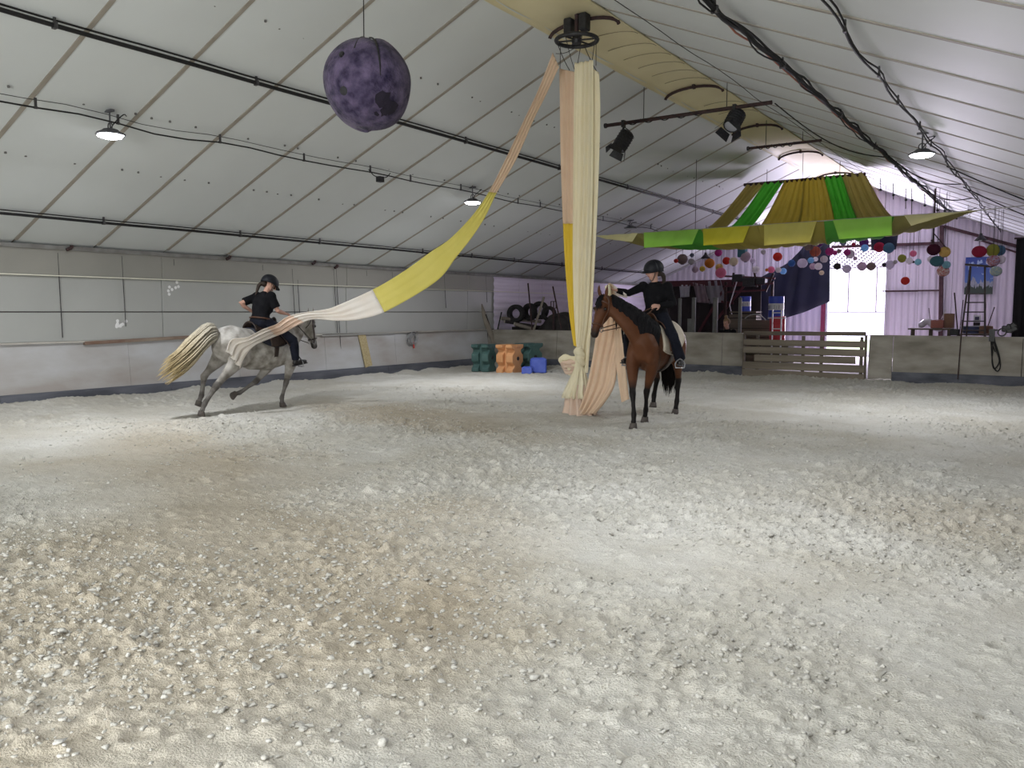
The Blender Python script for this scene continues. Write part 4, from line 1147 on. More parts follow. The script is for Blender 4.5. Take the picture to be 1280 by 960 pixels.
for k in range(16):
    a = k * 2.4; q.ball(p + V(.75 * math.sin(a) * (k / 16), .3 * math.cos(a), -.55 + .75 * (1 - k / 16)), (.42, .4, .36), 12, 8)
tag(remeshed('rubbish_mound', q, .06, 3, M_heap), 'dark mound of heaped material behind the far boards', 'heap')
MB().box((p.x + .0, p.y + .05, .22), (2.4, .8, .44)).build('heap_base', M_heap, bpy.data.objects['rubbish_mound'])
M_log = mat('peeled_log', (.28, .25, .21), (.20, .17, .14), 5, .85, .2, 14); M_logend = mat('log_end', (.52, .47, .40))
def pole(name, label, a, b, y0, y1, r, m, cat='pole', group=None, end=None):
    A, B = aty(*a, y0), aty(*b, y1)
    t = thing(name, label, cat, A, group=group)
    MB().tube([V(0, 0, 0), (B - A) * .5, B - A], [r, r * .95, r * .85], n=10).build('shaft', m, t)
    if end:
        d = (B - A).normalized(); MB().tube([-d * .012, d * .01], r * .98, n=10).build('sawn_end', end, t)
    return t
pole('round_pole', 'grey jump pole with a pale sawn end, topmost of the heap', (626, 398), (676, 402), 20.9, 22.2, .055, M_log, 'pole', None, M_logend)
pole('round_pole', 'thin dark jump pole just below the topmost grey one', (631, 402), (690, 411), 20.9, 22.0, .045, M_heap, 'pole', None, M_logend)
pole('round_pole', 'short pale jump pole lying lowest on the boards', (643, 405), (668, 412), 20.8, 21.3, .06, M_log, 'pole', None, M_logend)
pole('round_pole', 'dark jump pole lying behind the short pale one', (640, 411), (715, 408), 21.4, 22.4, .07, M_heap)
pole('leaning_plank', 'grey plank leaning diagonally against the far left corner', (597, 374), (622, 440), 19.9, 20.42, .09, M_log, 'plank')
pole('leaning_stick', 'black bent stick leaning by the grey plank in the corner', (607, 393), (622, 440), 20.05, 20.42, .025, M_cable, 'stick'); pole('leaning_stick', 'black stick slanting towards the jump poles', (627, 390), (618, 430), 20.5, 20.42, .022, M_cable, 'stick')
for a, b, lab in (((660, 354), (670, 466), 'upright dark stick before the tyres'), ((680, 371), (651, 466), 'grey stick crossing before the small tyre'), ((691, 358), (713, 466), 'dark stick leaning left of the hanging silk')):
    pole('leaning_stick', lab, a, b, 20.75, 20.6, .035 if 'grey' in lab else .022, M_log if 'grey' in lab else M_rust, 'stick')
p = aty(692, 381, 21.2)
t = thing('mesh_crate', 'small dark frame standing before the lit corrugated wall', 'frame', p)
for dx, dz, sx, sz in ((-.09, 0, .02, .2), (.09, 0, .02, .2), (0, .1, .2, .02), (0, -.1, .2, .02), (0, 0, .02, .2)): MB().box((dx, 0, dz), (sx, .03, sz)).build('frame_bar', M_rust, t)
MB().box((0, .0, -.1 - p.z / 2), (.05, .04, p.z)).build('foot', M_rust, t)
# ribbed sheets on the left wall beyond the arena
for k in range(8):
    y0 = YK + .3 + 1.4 * k; rows = [[], []]
    for i in range(33):
        z = 1.0 + 1.7 * i / 32
        for j in (0, 1): rows[j].append((XW + .035 + (.02 if i % 4 in (1, 2) else 0), y0 + 1.39 * j, z))
    solid(MB().grid(rows).build('ribbed_sheet', M_rib, wl), .004)

# ---- dark store left of the door
M_dark = mat('dark_board', (.020, .016, .018), (.035, .026, .03), 3, .9); M_maroon = mat('maroon_beam', (.10, .025, .035), (.07, .02, .03), 6, .7); M_navy = mat('navy_tarpaulin', (.014, .016, .045), (.022, .024, .065), 1.5, .6, .15, 3)
A, B = aty(828, 356, 28.5), aty(952, 352, 28.5)
t = thing('dark_partition', 'black boarded partition closing the store left of the door', 'partition', ((A.x + B.x) / 2, 28.5, 0))
n_ = 10
for k in range(n_):
    w_ = (B.x - A.x) / n_; MB().box((A.x - t.location.x + w_ * (k + .5), .01 * (k % 2), A.z / 2), (w_ - .012, .05, A.z)).build('board', M_dark, t)
MB().box((0, -.08, A.z + .03), (B.x - A.x + .3, .14, .20)).build('top_beam', M_maroon, t)
MB().beam((.6, -.09, A.z - .1), (-.4, -.09, .8), .08, .08).build('brace', M_maroon, t)
MB().beam((1.5, -.09, A.z + .2), (.2, -.09, 1.2), .08, .08).build('brace', M_maroon, t)
MB().beam((-.2, -.09, A.z - .55), (.9, -.09, A.z - .7), .08, .08).build('brace', M_maroon, t)
T = [aty(*c, 30.3) for c in ((940, 352), (985, 328), (1008, 306), (1037, 302), (1037, 377), (1003, 391), (975, 400), (940, 418))]
q = MB(); cx_ = sum((p for p in T), V(0, 0, 0)) / len(T)
rows = []
for i in range(9):
    f = i / 8
    top_ = [T[0], T[1], T[2], T[3]]; bot_ = [T[7], T[6], T[5], T[4]]
    tp = spline(top_, 30); bt = spline(bot_, 30)
    rows.append([tp[j].lerp(bt[j], f) + V(0, .05 * math.sin(j * .9 + f * 2), 0) for j in range(30)])
tp = solid(MB().grid(rows).build('hanging_tarpaulin', M_navy, None, True), .01)
MB().tube([T[0], V(T[0].x, T[0].y, roof_z(T[0].x))], .01, n=5).build('tie', M_wire, tp); MB().tube([T[3], V(T[3].x, T[3].y, roof_z(T[3].x))], .01, n=5).build('tie', M_wire, tp)
tag(tp, 'large navy tarpaulin hanging with a slanted lower edge left of the door', 'tarpaulin')
M_she = mat('grey_cloth', (.20, .19, .22), (.27, .25, .29), 3, .9)
for pts, m_, lab, d in (([(849, 356), (863, 356), (862, 371), (850, 372)], mat('pale_cloth', (.34, .32, .38), (.42, .4, .46), 6, .9), 'small pale cloth hanging leftmost in the dark store', 0),
                        ([(866, 353), (881, 356), (887, 379), (871, 378)], mat('mauve_cloth', (.20, .15, .18), (.26, .2, .23), 4, .9), 'dull mauve cloth hanging crooked in the dark store', .1),
                        ([(881, 352), (901, 350), (909, 377), (886, 380)], M_she, 'large blue-grey cloth hanging in the dark store', -.1)):
    c = [aty(u, v, 28.36 - d * .3 - .03 * (d < 0)) for u, v in pts]
    rows = [[c[0].lerp(c[1], j / 15).lerp(c[3].lerp(c[2], j / 15), i / 10) + V(0, .04 * math.sin(j * 1.1 + i * .2), 0) for j in range(16)] for i in range(11)]
    tag(solid(MB().grid(rows).build('hanging_cloth', m_, None, True), .008), lab, 'cloth', 'cloths hanging in the dark store')
M_post = mat('grey_post', (.20, .20, .20), (.15, .15, .15), 6, .8)
for px, v0, lab, rr_ in ((850, 373, 'leftmost slim grey post behind the far boards', .05), (867.5, 372, 'second slim grey post behind the far boards', .06), (894.5, 372, 'third slim grey post, next to the woman behind the boards', .075), (925.5, 372, 'slim grey post right of the woman behind the boards', .05)):
    p = aty(px, v0, 23.5); t = thing('fence_post', lab, 'post', (p.x, 23.5, 0), group='slim grey posts behind the far boards')
    MB().tube([(0, 0, 0), (0, 0, p.z)], rr_, n=10).build('shaft', M_post, t); MB().lathe([(0, .01), (rr_ * 1.1, 0), (rr_ * 1.1, -.03)], (0, 0, p.z), 10).build('cap', M_post, t)
MB().box((aty(863, 405, 23.5).x - aty(850, 373, 23.5).x, 0, .9), (.16, .08, 1.0)).build('cleat', M_post, bpy.data.objects['fence_post'])
for a, b, lab in (((921, 352), (912, 381), 'thin white stick leaning high in the dark store'), ((912, 381), (915, 394), 'short white stick below the thin white one')):
    pole('white_stick', lab, a, b, 27.55, 27.55, .018, M_white, 'stick')
c = aty(943, 410, 25.5); tag(MB().ring(c, .42, .018, 30, 6, Matrix.Rotation(PI / 2, 3, 'X'), .6, 2.4).build('pale_hoop', M_galv), 'pale curved hoop between the two blue barrels', 'hoop')
p = aty(938, 417, 25.9); t = thing('wooden_crate', 'long dark wooden crate behind the gate below the barrels', 'crate', (p.x, 25.9, 0))
for k in range(5): MB().box((0, -.35, .14 + .27 * k), (1.5, .04, .255)).build('board', M_plankd, t)
MB().box((0, 0, .68), (1.46, .62, 1.34)).build('box', M_dark, t)
# machinery silhouettes over the store
t = thing('machinery_rack', 'dark iron rack with bars and boxes above the store', 'rack', (aty(935, 348, 27.6).x, 27.6, 0)); zr_ = aty(935, 348, 27.6).z
for x0, z0, x1, z1 in ((-.9, .1, .9, -.02), (-.8, -.25, .85, -.18), (-.7, -.45, .6, -.4), (.85, .15, .6, -.45), (-.5, .2, -.55, -.4), (.2, .25, .3, -.3)): MB().beam((x0, 0, zr_ + z0), (x1, .02, zr_ + z1), .06, .06, (0, 1, 0)).build('bar', M_maroon if x0 < -.6 else M_rust, t)
for x0, z0, s in ((-.35, .02, .25), (.45, -.1, .22), (.05, -.12, .3)): bevel(MB().box((x0, .05, zr_ + z0), (s * 1.4, .3, s)).build('box', M_black, t), .02)
for x0 in (-.8, .8): MB().box((x0, .1, zr_ / 2 - .1), (.08, .08, zr_)).build('leg', M_rust, t)
# barrels
M_bb = mat('blue_barrel', (.035, .06, .42), (.05, .08, .50), 4, .4); M_bw = mat('barrel_white', (.62, .62, .68), (.54, .54, .6), 5, .5); M_rb = mat('red_barrel', (.52, .04, .05), (.45, .03, .05), 4, .45); M_ink = mat('barrel_print', (.06, .06, .12))
def barrel(px, v0, v1, y, r_px, bands, label):
    a = aty(px, v0, y); b = aty(px, v1, y); k = (a - V(0, 0, CAM_H)).dot(_f) / FPX; r = r_px * k; h = a.z - b.z
    t = thing('plastic_barrel', label, 'barrel', (a.x, y, b.z), group='barrels behind the gate'); N_ = len(bands)
    for i, m_ in enumerate(bands):
        z0, z1 = h * i / N_, h * (i + 1) / N_
        MB().lathe([(r * .97, z0), (r, z0 + .02), (r * 1.01, (z0 + z1) / 2), (r, z1 - .02), (r * .97, z1)], n=24).build('band', m_, t, True)
    MB().lathe([(r * .95, h), (r * .95, h - .02), (0, h - .03)], n=24).build('lid', bands[-1], t); MB().ring((0, 0, h), r * .97, .012, 24, 5).build('rim', bands[-1], t)
    MB().ring((0, 0, 0.0), r * .97, .012, 24, 5).build('rim', bands[0], t)
    if M_bw in bands:
        i = bands.index(M_bw); zc = h * (i + .45) / N_
        q = MB()
        for j, a_ in enumerate(np.linspace(-.75, .75, 6)):
            d = V(math.sin(a_ - .1), -math.cos(a_ - .1), 0); s_ = V(math.cos(a_), math.sin(a_), 0)
            q.beam(d * r * 1.015 + V(0, 0, zc - .05), d * r * 1.015 + V(0, 0, zc + .05), .03, .006, s_)
            if j % 2: q.beam(d * r * 1.015 - s_ * .03 + V(0, 0, zc + .045), d * r * 1.015 + s_ * .03 + V(0, 0, zc + .045), .02, .006, (0, 0, 1))
        q.build('print', M_ink, t)
    return t
barrel(972, 396, 425, 24.6, 9.5, [M_rb, M_rb, M_rb], 'red barrel standing just behind the gate')
b2 = thing('pallet_stack', 'low stack of dark pallets under the red barrel', 'pallet', (aty(972, 425, 24.6).x, 24.6, 0)); zq = aty(972, 425, 24.6).z
for k in range(6): MB().box((0, 0, zq * (k + .5) / 6), (.8, .6, zq / 6 - .015)).build('pallet', M_plankd, b2)
barrel(970.5, 371, 396, 24.6, 9.3, [M_bb, M_bw, M_bb], 'blue and white barrel standing on the red barrel')
barrel(932, 371, 389, 27, 6.8, [M_bb, M_bw, M_bb], 'smaller blue and white barrel further left in the store')
bo = thing('barrel_stack', 'stack of dark pallets under the far blue barrel', 'pallet', (aty(932, 389, 27).x, 27, 0)); zz_ = aty(932, 389, 27).z
bo.name = 'pallet_stack'
k = 0; z = .07
while z < zz_ - .02:
    MB().box((0, 0, z), (.9, .6, .11)).build('pallet', M_plankd, bo); z += .14
MB().box((0, 0, zz_ - .03), (.9, .6, .05)).build('pallet', M_plankd, bo)
p = aty(972, 420, 23.6); t = thing('jump_wing', 'small white and red jump stand before the barrels', 'jump stand', (p.x, 23.6, 0))
q0, q1 = aty(966, 387, 23.6), aty(977, 387, 23.6)
for qx, c in ((q0.x, M_white), (q1.x, M_white)): MB().box((qx - p.x, 0, q0.z / 2), (.035, .035, q0.z)).build('upright', c, t)
for v in (391, 397.5, 404, 411): MB().box(((q0.x + q1.x) / 2 - p.x, 0, aty(970, v, 23.6).z), (q1.x - q0.x + (.26 if v == 397.5 else 0), .025, .03)).build('rung', M_white if v != 404 else M_rb, t)

# ================================================================== right end: table, ladder, poster
yt = 26.0
a, b = aty(1137, 411, yt), aty(1191, 411, yt)
t = thing('trestle_table', 'low dark slatted table behind the right boards', 'table', ((a.x + b.x) / 2, yt, 0)); w_ = b.x - a.x
for k in range(4): MB().box((0, -.25 + .17 * k, a.z), (w_, .15, .04)).build('slat', M_plankd, t)
for sx in (-.42, .0, .42):
    for sy in (-.2, .2): MB().box((w_ * sx, sy, a.z / 2), (.05, .05, a.z)).build('leg', M_plankd, t)
q = MB(); c = aty(1163, 404, yt)
for k in range(9): q.ball(c + V(.055 * k - .22, .05 * math.sin(k * 2), -.05 + .10 * math.sin(k * .6)), (.11, .12, .09), 10, 6)
tag(remeshed('plastic_sheet_pile', q, .03, 1, mat('white_film', (.66, .62, .72), (.58, .54, .64), 9, .4, .4, 12)), 'crumpled white plastic heap on the slatted table', 'plastic')
def carton(px0, px1, v0, v1, y, d, m_, name, lab, cat='box'):
    a = aty(px0, v1, y); b = aty(px1, v0, y)
    t = thing(name, lab, cat, ((a.x + b.x) / 2, y, a.z)); w = b.x - a.x; h = b.z - a.z
    bevel(MB().box((0, 0, h / 2), (w, d, h)).build('body', m_, t), .008)
    for s in (-1, 1): MB().box((s * w * .26, 0, h + .006), (w * .46, d, .012), Matrix.Rotation(s * .12, 3, 'Y')).build('flap', m_, t)
    return t
M_card = mat('cardboard', (.26, .15, .10), (.20, .11, .08), 4, .85); M_redb = mat('red_brown_card', (.36, .14, .11), (.30, .11, .09), 4, .8)
carton(1164, 1180, 400.5, 410, yt - .15, .3, M_redb, 'cardboard_box', 'red-brown box lying on the slatted table')
carton(1180, 1193, 392.5, 410, yt + .1, .3, M_card, 'cardboard_box', 'brown cardboard box at the right end of the slatted table')
pole('white_stick', 'white stick poking up from the plastic heap', (1182, 387), (1177, 399), yt, yt, .016, M_white, 'stick')
pole('leaning_stick', 'dark broomstick standing between table and ladder', (1193, 366), (1198, 425), 26.4, 26, .018, M_rust, 'stick'); pole('leaning_stick', 'thin dark stick standing beside the broomstick', (1204, 375), (1199, 420), 26.4, 26.2, .012, M_rust, 'stick'); pole('leaning_stick', 'thin dark rod on the table left of the plastic heap', (1161, 385), (1164, 411), yt + .2, yt + .2, .010, M_rust, 'stick'); pole('leaning_stick', 'dark rod leaning on the wall right of the ladder', (1243, 384), (1232, 416), 26.4, 26, .014, M_rust, 'stick')
# shelf carrying the tub and the boxes
a, b = aty(1197, 417, 25.9), aty(1243, 417, 25.9)
t = thing('low_shelf', 'low dark shelf behind the ladder carrying a tub and boxes', 'shelf', ((a.x + b.x) / 2, 25.9, 0)); w_ = b.x - a.x
MB().box((0, 0, a.z - .02), (w_, .5, .04)).build('board', M_plankd, t)
for s in (-1, 1): MB().box((s * w_ * .47, 0, a.z / 2 - .02), (.05, .46, a.z - .04)).build('side', M_plankd, t)
carton(1188, 1199, 412, 419, 25.3, .3, M_black, 'black_crate', 'small black crate between the table and the ladder', 'crate')
MB().box((0, 0, -.45), (.3, .28, .86)).build('foot', M_black, bpy.data.objects['black_crate'])
p = aty(1214, 417, 25.8); t = thing('plastic_tub', 'dull blue plastic tub standing behind the ladder rungs', 'tub', p); solid(MB().lathe([(0, .01), (.20, .01), (.25, .20), (.27, .21)], n=20).build('tub', mat('dull_blue', (.10, .12, .24), rough=.5), t, True), .01); MB().ring((0, 0, .21), .265, .012, 22, 5).build('rim', M_bw, t)
p = aty(1221, 403, 25.8); t = thing('paper_box', 'small white printed carton standing on the blue tub', 'box', p, .1); bevel(MB().box((0, 0, .1), (.18, .12, .19)).build('carton', M_bw, t), .004); MB().box((0, -.062, .11), (.10, .004, .09)).build('print', M_ink, t); MB().box((0, 0, -.07), (.16, .12, .14)).build('stand', M_dark, t)
carton(1224, 1241, 408, 417, 25.75, .3, M_card, 'cardboard_box', 'open brown cardboard box at the foot of the ladder')
# ladder
yl = 25.0
t = thing('step_ladder', 'dark wooden step ladder standing before the mountain poster', 'ladder', (aty(1216, 400, yl).x, yl, 0)); ox = t.location.x
tl, tr_ = aty(1213, 333, yl), aty(1231, 333, yl); fl_, fr_ = aty(1203, 412, yl), aty(1232, 412, yl)
dl_ = (fl_ - tl) / (tl.z - fl_.z); dr_ = (fr_ - tr_) / (tr_.z - fr_.z)
M_lad = mat('ladder_wood', (.05, .04, .045), (.09, .07, .07), 8, .7)
L0, L1 = tl + dl_ * tl.z, tr_ + dr_ * tr_.z; L0.y = L1.y = yl - .25
loc = lambda p: V(p.x - ox, p.y - yl, p.z)
MB().beam(loc(L0), loc(tl), .04, .07, (0, 1, 0)).build('stile', M_lad, t); MB().beam(loc(L1), loc(tr_), .04, .07, (0, 1, 0)).build('stile', M_lad, t)
for v in (367, 378, 390, 401.5, 413, 424, 435):
    f = (333 - v) / (333 - 412); A = tl.lerp(fl_, f); B = tr_.lerp(fr_, f); A.y = B.y = yl - .25 * min(1, max(0, (tl.z - A.z) / tl.z))
    MB().beam(loc(A), loc(B), .10, .03, (0, 0, 1)).build('rung', M_lad, t)
bevel(MB().box(loc((tl + tr_) / 2) + V(.03, 0, .02), (tr_.x - tl.x + .30, .25, .05), Matrix.Rotation(.12, 3, 'Y')).build('top_step', M_lad, t), .006)
for s in (tl, tr_): MB().beam(loc(s) + V(0, .08, 0), V(loc(s).x + (.05 if s is tr_ else -.1), .9, 0), .035, .05, (0, 1, 0)).build('rear_leg', M_lad, t)
# poster: a flat print of blue sky, pale rock and dark firs
pm_ = bpy.data.materials.new('mountain_print'); pm_.use_nodes = True; nt = pm_.node_tree; N = nt.nodes; Lk = nt.links; b_ = N['Principled BSDF']; b_.inputs['Roughness'].default_value = .4
tc = N.new('ShaderNodeTexCoord'); sp = N.new('ShaderNodeSeparateXYZ'); Lk.new(tc.outputs['Generated'], sp.inputs[0])
def math_(op, a, b=None):
    n_ = N.new('ShaderNodeMath'); n_.operation = op
    for i, x in enumerate((a, b)):
        if x is None: continue
        if isinstance(x, (int, float)): n_.inputs[i].default_value = x
        else: Lk.new(x, n_.inputs[i])
    return n_.outputs[0]
def mixc(f, a, b):
    n_ = N.new('ShaderNodeMix'); n_.data_type = 'RGBA'; Lk.new(f, n_.inputs[0])
    for i, x in ((6, a), (7, b)):
        if isinstance(x, tuple): n_.inputs[i].default_value = (*x, 1)
        else: Lk.new(x, n_.inputs[i])
    return n_.outputs[2]
def nz_(scale, sx=1, sz=1):
    mp = N.new('ShaderNodeMapping'); mp.inputs['Scale'].default_value = (sx, 1, sz); Lk.new(tc.outputs['Generated'], mp.inputs[0])
    n_ = N.new('ShaderNodeTexNoise'); n_.inputs['Scale'].default_value = scale; n_.inputs['Detail'].default_value = 6; Lk.new(mp.outputs[0], n_.inputs['Vector']); return n_.outputs[0]
sky = mixc(sp.outputs[2], (.10, .20, .52), (.02, .045, .28))
cloudy = mixc(math_('GREATER_THAN', nz_(4, 1.2, .8), .60), sky, (.32, .42, .66))
rock = mixc(math_('LESS_THAN', sp.outputs[2], math_('ADD', math_('MULTIPLY', nz_(5, 1, .01), .9), -.10)), cloudy, mixc(nz_(18), (.10, .12, .2), (.45, .46, .54)))
firs = mixc(math_('LESS_THAN', sp.outputs[2], math_('ADD', math_('MULTIPLY', nz_(16, 1, .01), .5), -.04)), rock, (.02, .035, .03))
Lk.new(firs, b_.inputs['Base Color'])
a, b = aty(1205, 368, YB - .12), aty(1243, 320.5, YB - .12)
tag(MB().box(((a.x + b.x) / 2, YB - .12, (a.z + b.z) / 2), (b.x - a.x, .02, b.z - a.z)).build('mountain_poster', pm_), 'mountain poster with deep blue sky on the ribbed wall', 'poster')
# dark upright at the far right edge
a = aty(1271, 298, 23.2); t = thing('dark_curtain', 'dark curtain hanging at the far right edge of the view', 'curtain', (a.x, 23.2, 0)); zt_ = min(a.z, roof_z(a.x) - .1)
rows = [[V(.9 * j / 24, .06 * math.sin(j * 1.3), z) for j in range(25)] for z in np.linspace(.02, zt_, 6)]
solid(MB().grid(rows).build('drape', mat('black_cloth', (.014, .013, .017), rough=.9), t, True), .01); MB().tube([(-.05, 0, zt_), (1.0, 0, zt_)], .02, n=8).build('rail', M_rust, t)
# leather on the right boards
M_lea = mat('black_leather', (.010, .010, .011), (.02, .02, .02), 30, .45)
yk = YK + .035
p = aty(1240, 415, yk); t = thing('hanging_bridle', 'black bridle and reins hanging over the right far boards', 'bridle', p)
lp = lambda u, v, d=0: aty(u, v, yk - .02 - d) - p
for pts in ([(1240, 414), (1239, 430), (1241, 455), (1246, 464), (1250, 459), (1249, 445), (1243, 425), (1242, 414)], [(1240, 414), (1241, 432), (1240, 452), (1243, 461), (1249, 452), (1246, 440), (1241, 424)], [(1238, 414), (1239, 425), (1244, 440)]):
    MB().tube(spline([lp(u, v, .02) for u, v in pts], 30), .013, n=6).build('strap', M_lea, t)
MB().box(lp(1240, 419), (.10, .10, .26)).build('headpiece', M_lea, t); MB().ring(lp(1238, 424, .04), .04, .008, 16, 5, Matrix.Rotation(PI / 2, 3, 'X')).build('bit_ring', M_galv, t); MB().beam((-.06, .05, .035), (.10, .05, .04), .12, .03).build('saddle_strap', M_lea, t)
p = aty(1259, 414, yk); t = thing('leather_tack', 'heap of black tack with a loop lying on the right far boards', 'tack', p)
for k, (u, v) in enumerate(((1256, 411), (1261, 409), (1266, 407), (1268, 411), (1262, 413))): bevel(MB().box(aty(u, v, yk + .03) - p, (.11, .08, .13), Matrix.Rotation(.4 * k, 3, 'Y')).build('strap_bundle', M_lea, t), .02)
MB().ring(aty(1252.5, 415.5, yk - .05) - p, .075, .014, 20, 6, Matrix.Rotation(PI / 2, 3, 'X')).build('loop', M_lea, t)
pole('lunge_whip', 'thin dark whip leaning against the right far boards', (1203, 400), (1197, 474), YK + .12, YK - .14, .012, M_rust, 'whip')
# ================================================================== horses and riders
TORSO = [  # x, centre z, half width, half height
    (-.86, 1.22, .06, .10), (-.81, 1.21, .14, .20), (-.72, 1.20, .22, .275), (-.55, 1.195, .275, .325), (-.36, 1.165, .275, .305), (-.10, 1.115, .295, .325),
    (.15, 1.10, .295, .335), (.36, 1.13, .265, .36), (.53, 1.16, .225, .375), (.68, 1.15, .205, .33), (.79, 1.11, .18, .245), (.87, 1.08, .10, .13)]
TX = [t[0] for t in TORSO]
def torso_at(x):
    return tuple(lin(TX, [t[k] for t in TORSO], x) for k in (1, 2, 3))
def on_torso(x, ang, off):
    """ang 0 on top of the back, positive towards the left side"""
    zc, hw, hh = torso_at(x)
    return V(x, (hw + off) * math.sin(ang), zc + (hh + off) * math.cos(ang))

def leg_front(q, s, J):
    el, kn, fe, co = (V(p) for p in J)
    sh = V(.64, .14 * s, 1.16)
    q.tube([sh + V(-.03, 0, .12), sh, sh.lerp(el, .55), el, el.lerp(kn, .35), el.lerp(kn, .7), kn + (el - kn).normalized() * .06, kn, kn + (fe - kn).normalized() * .06, kn.lerp(fe, .45), fe + (kn - fe).normalized() * .06, fe, fe.lerp(co, .55), co],
           [.05, .085, .10, .092, .075, .056, .047, .052, .042, .031, .034, .043, .034, .046],
           [.08, .19, .18, .13, .098, .068, .052, .058, .046, .036, .040, .050, .038, .048], U=(0, 1, 0), n=14)
def leg_hind(q, s, J):
    st, ho, fe, co = (V(p) for p in J)
    hp = V(-.52, .15 * s, 1.28)
    q.tube([hp + V(.02, 0, .10), hp, hp.lerp(st, .5), st, st.lerp(ho, .35), st.lerp(ho, .72), ho + (st - ho).normalized() * .05, ho, ho + (fe - ho).normalized() * .08, ho.lerp(fe, .5), fe + (ho - fe).normalized() * .06, fe, fe.lerp(co, .55), co],
           [.06, .12, .14, .125, .085, .055, .048, .052, .042, .036, .037, .045, .035, .047],
           [.12, .25, .24, .19, .12, .068, .064, .074, .052, .042, .044, .052, .040, .049], U=(0, 1, 0), n=14)
def hoof_mb(co, d, fwd):
    """co coronet, d direction of the pastern"""
    co = V(co); d = V(d).normalized(); f = V(fwd); f = (f - d * f.dot(d)).normalized()
    side = d.cross(f)
    rows = []
    for h, r in ((-.005, .047), (.03, .053), (.075, .062), (.078, .05)):
        rows.append([co + d * h + f * (r * math.cos(a) * 1.08 + h * .28) + side * r * math.sin(a) for a in np.linspace(0, 2 * PI, 19)])
    q = MB().grid(rows)
    q.add(rows[-1][:-1], [tuple(range(18))])
    return q

HEAD = [(-.06, .045, .05, -.02), (.0, .075, .095, -.02), (.09, .094, .125, -.035), (.17, .098, .137, -.045), (.26, .088, .120, -.03), (.35, .068, .088, -.005), (.43, .056, .070, .008), (.50, .056, .064, .010), (.555, .054, .058, .005), (.59, .036, .040, -.002)]
def head_frame(poll, muzzle, dorsal):
    a = (V(muzzle) - V(poll)).normalized(); d = V(dorsal); d = (d - a * d.dot(a)).normalized(); l = d.cross(a) * -1.0
    if l.y < 0: l = -l
    return V(poll), a, d, l
def HP(F, s, lat, dor):
    return F[0] + F[1] * s + F[3] * lat + F[2] * dor

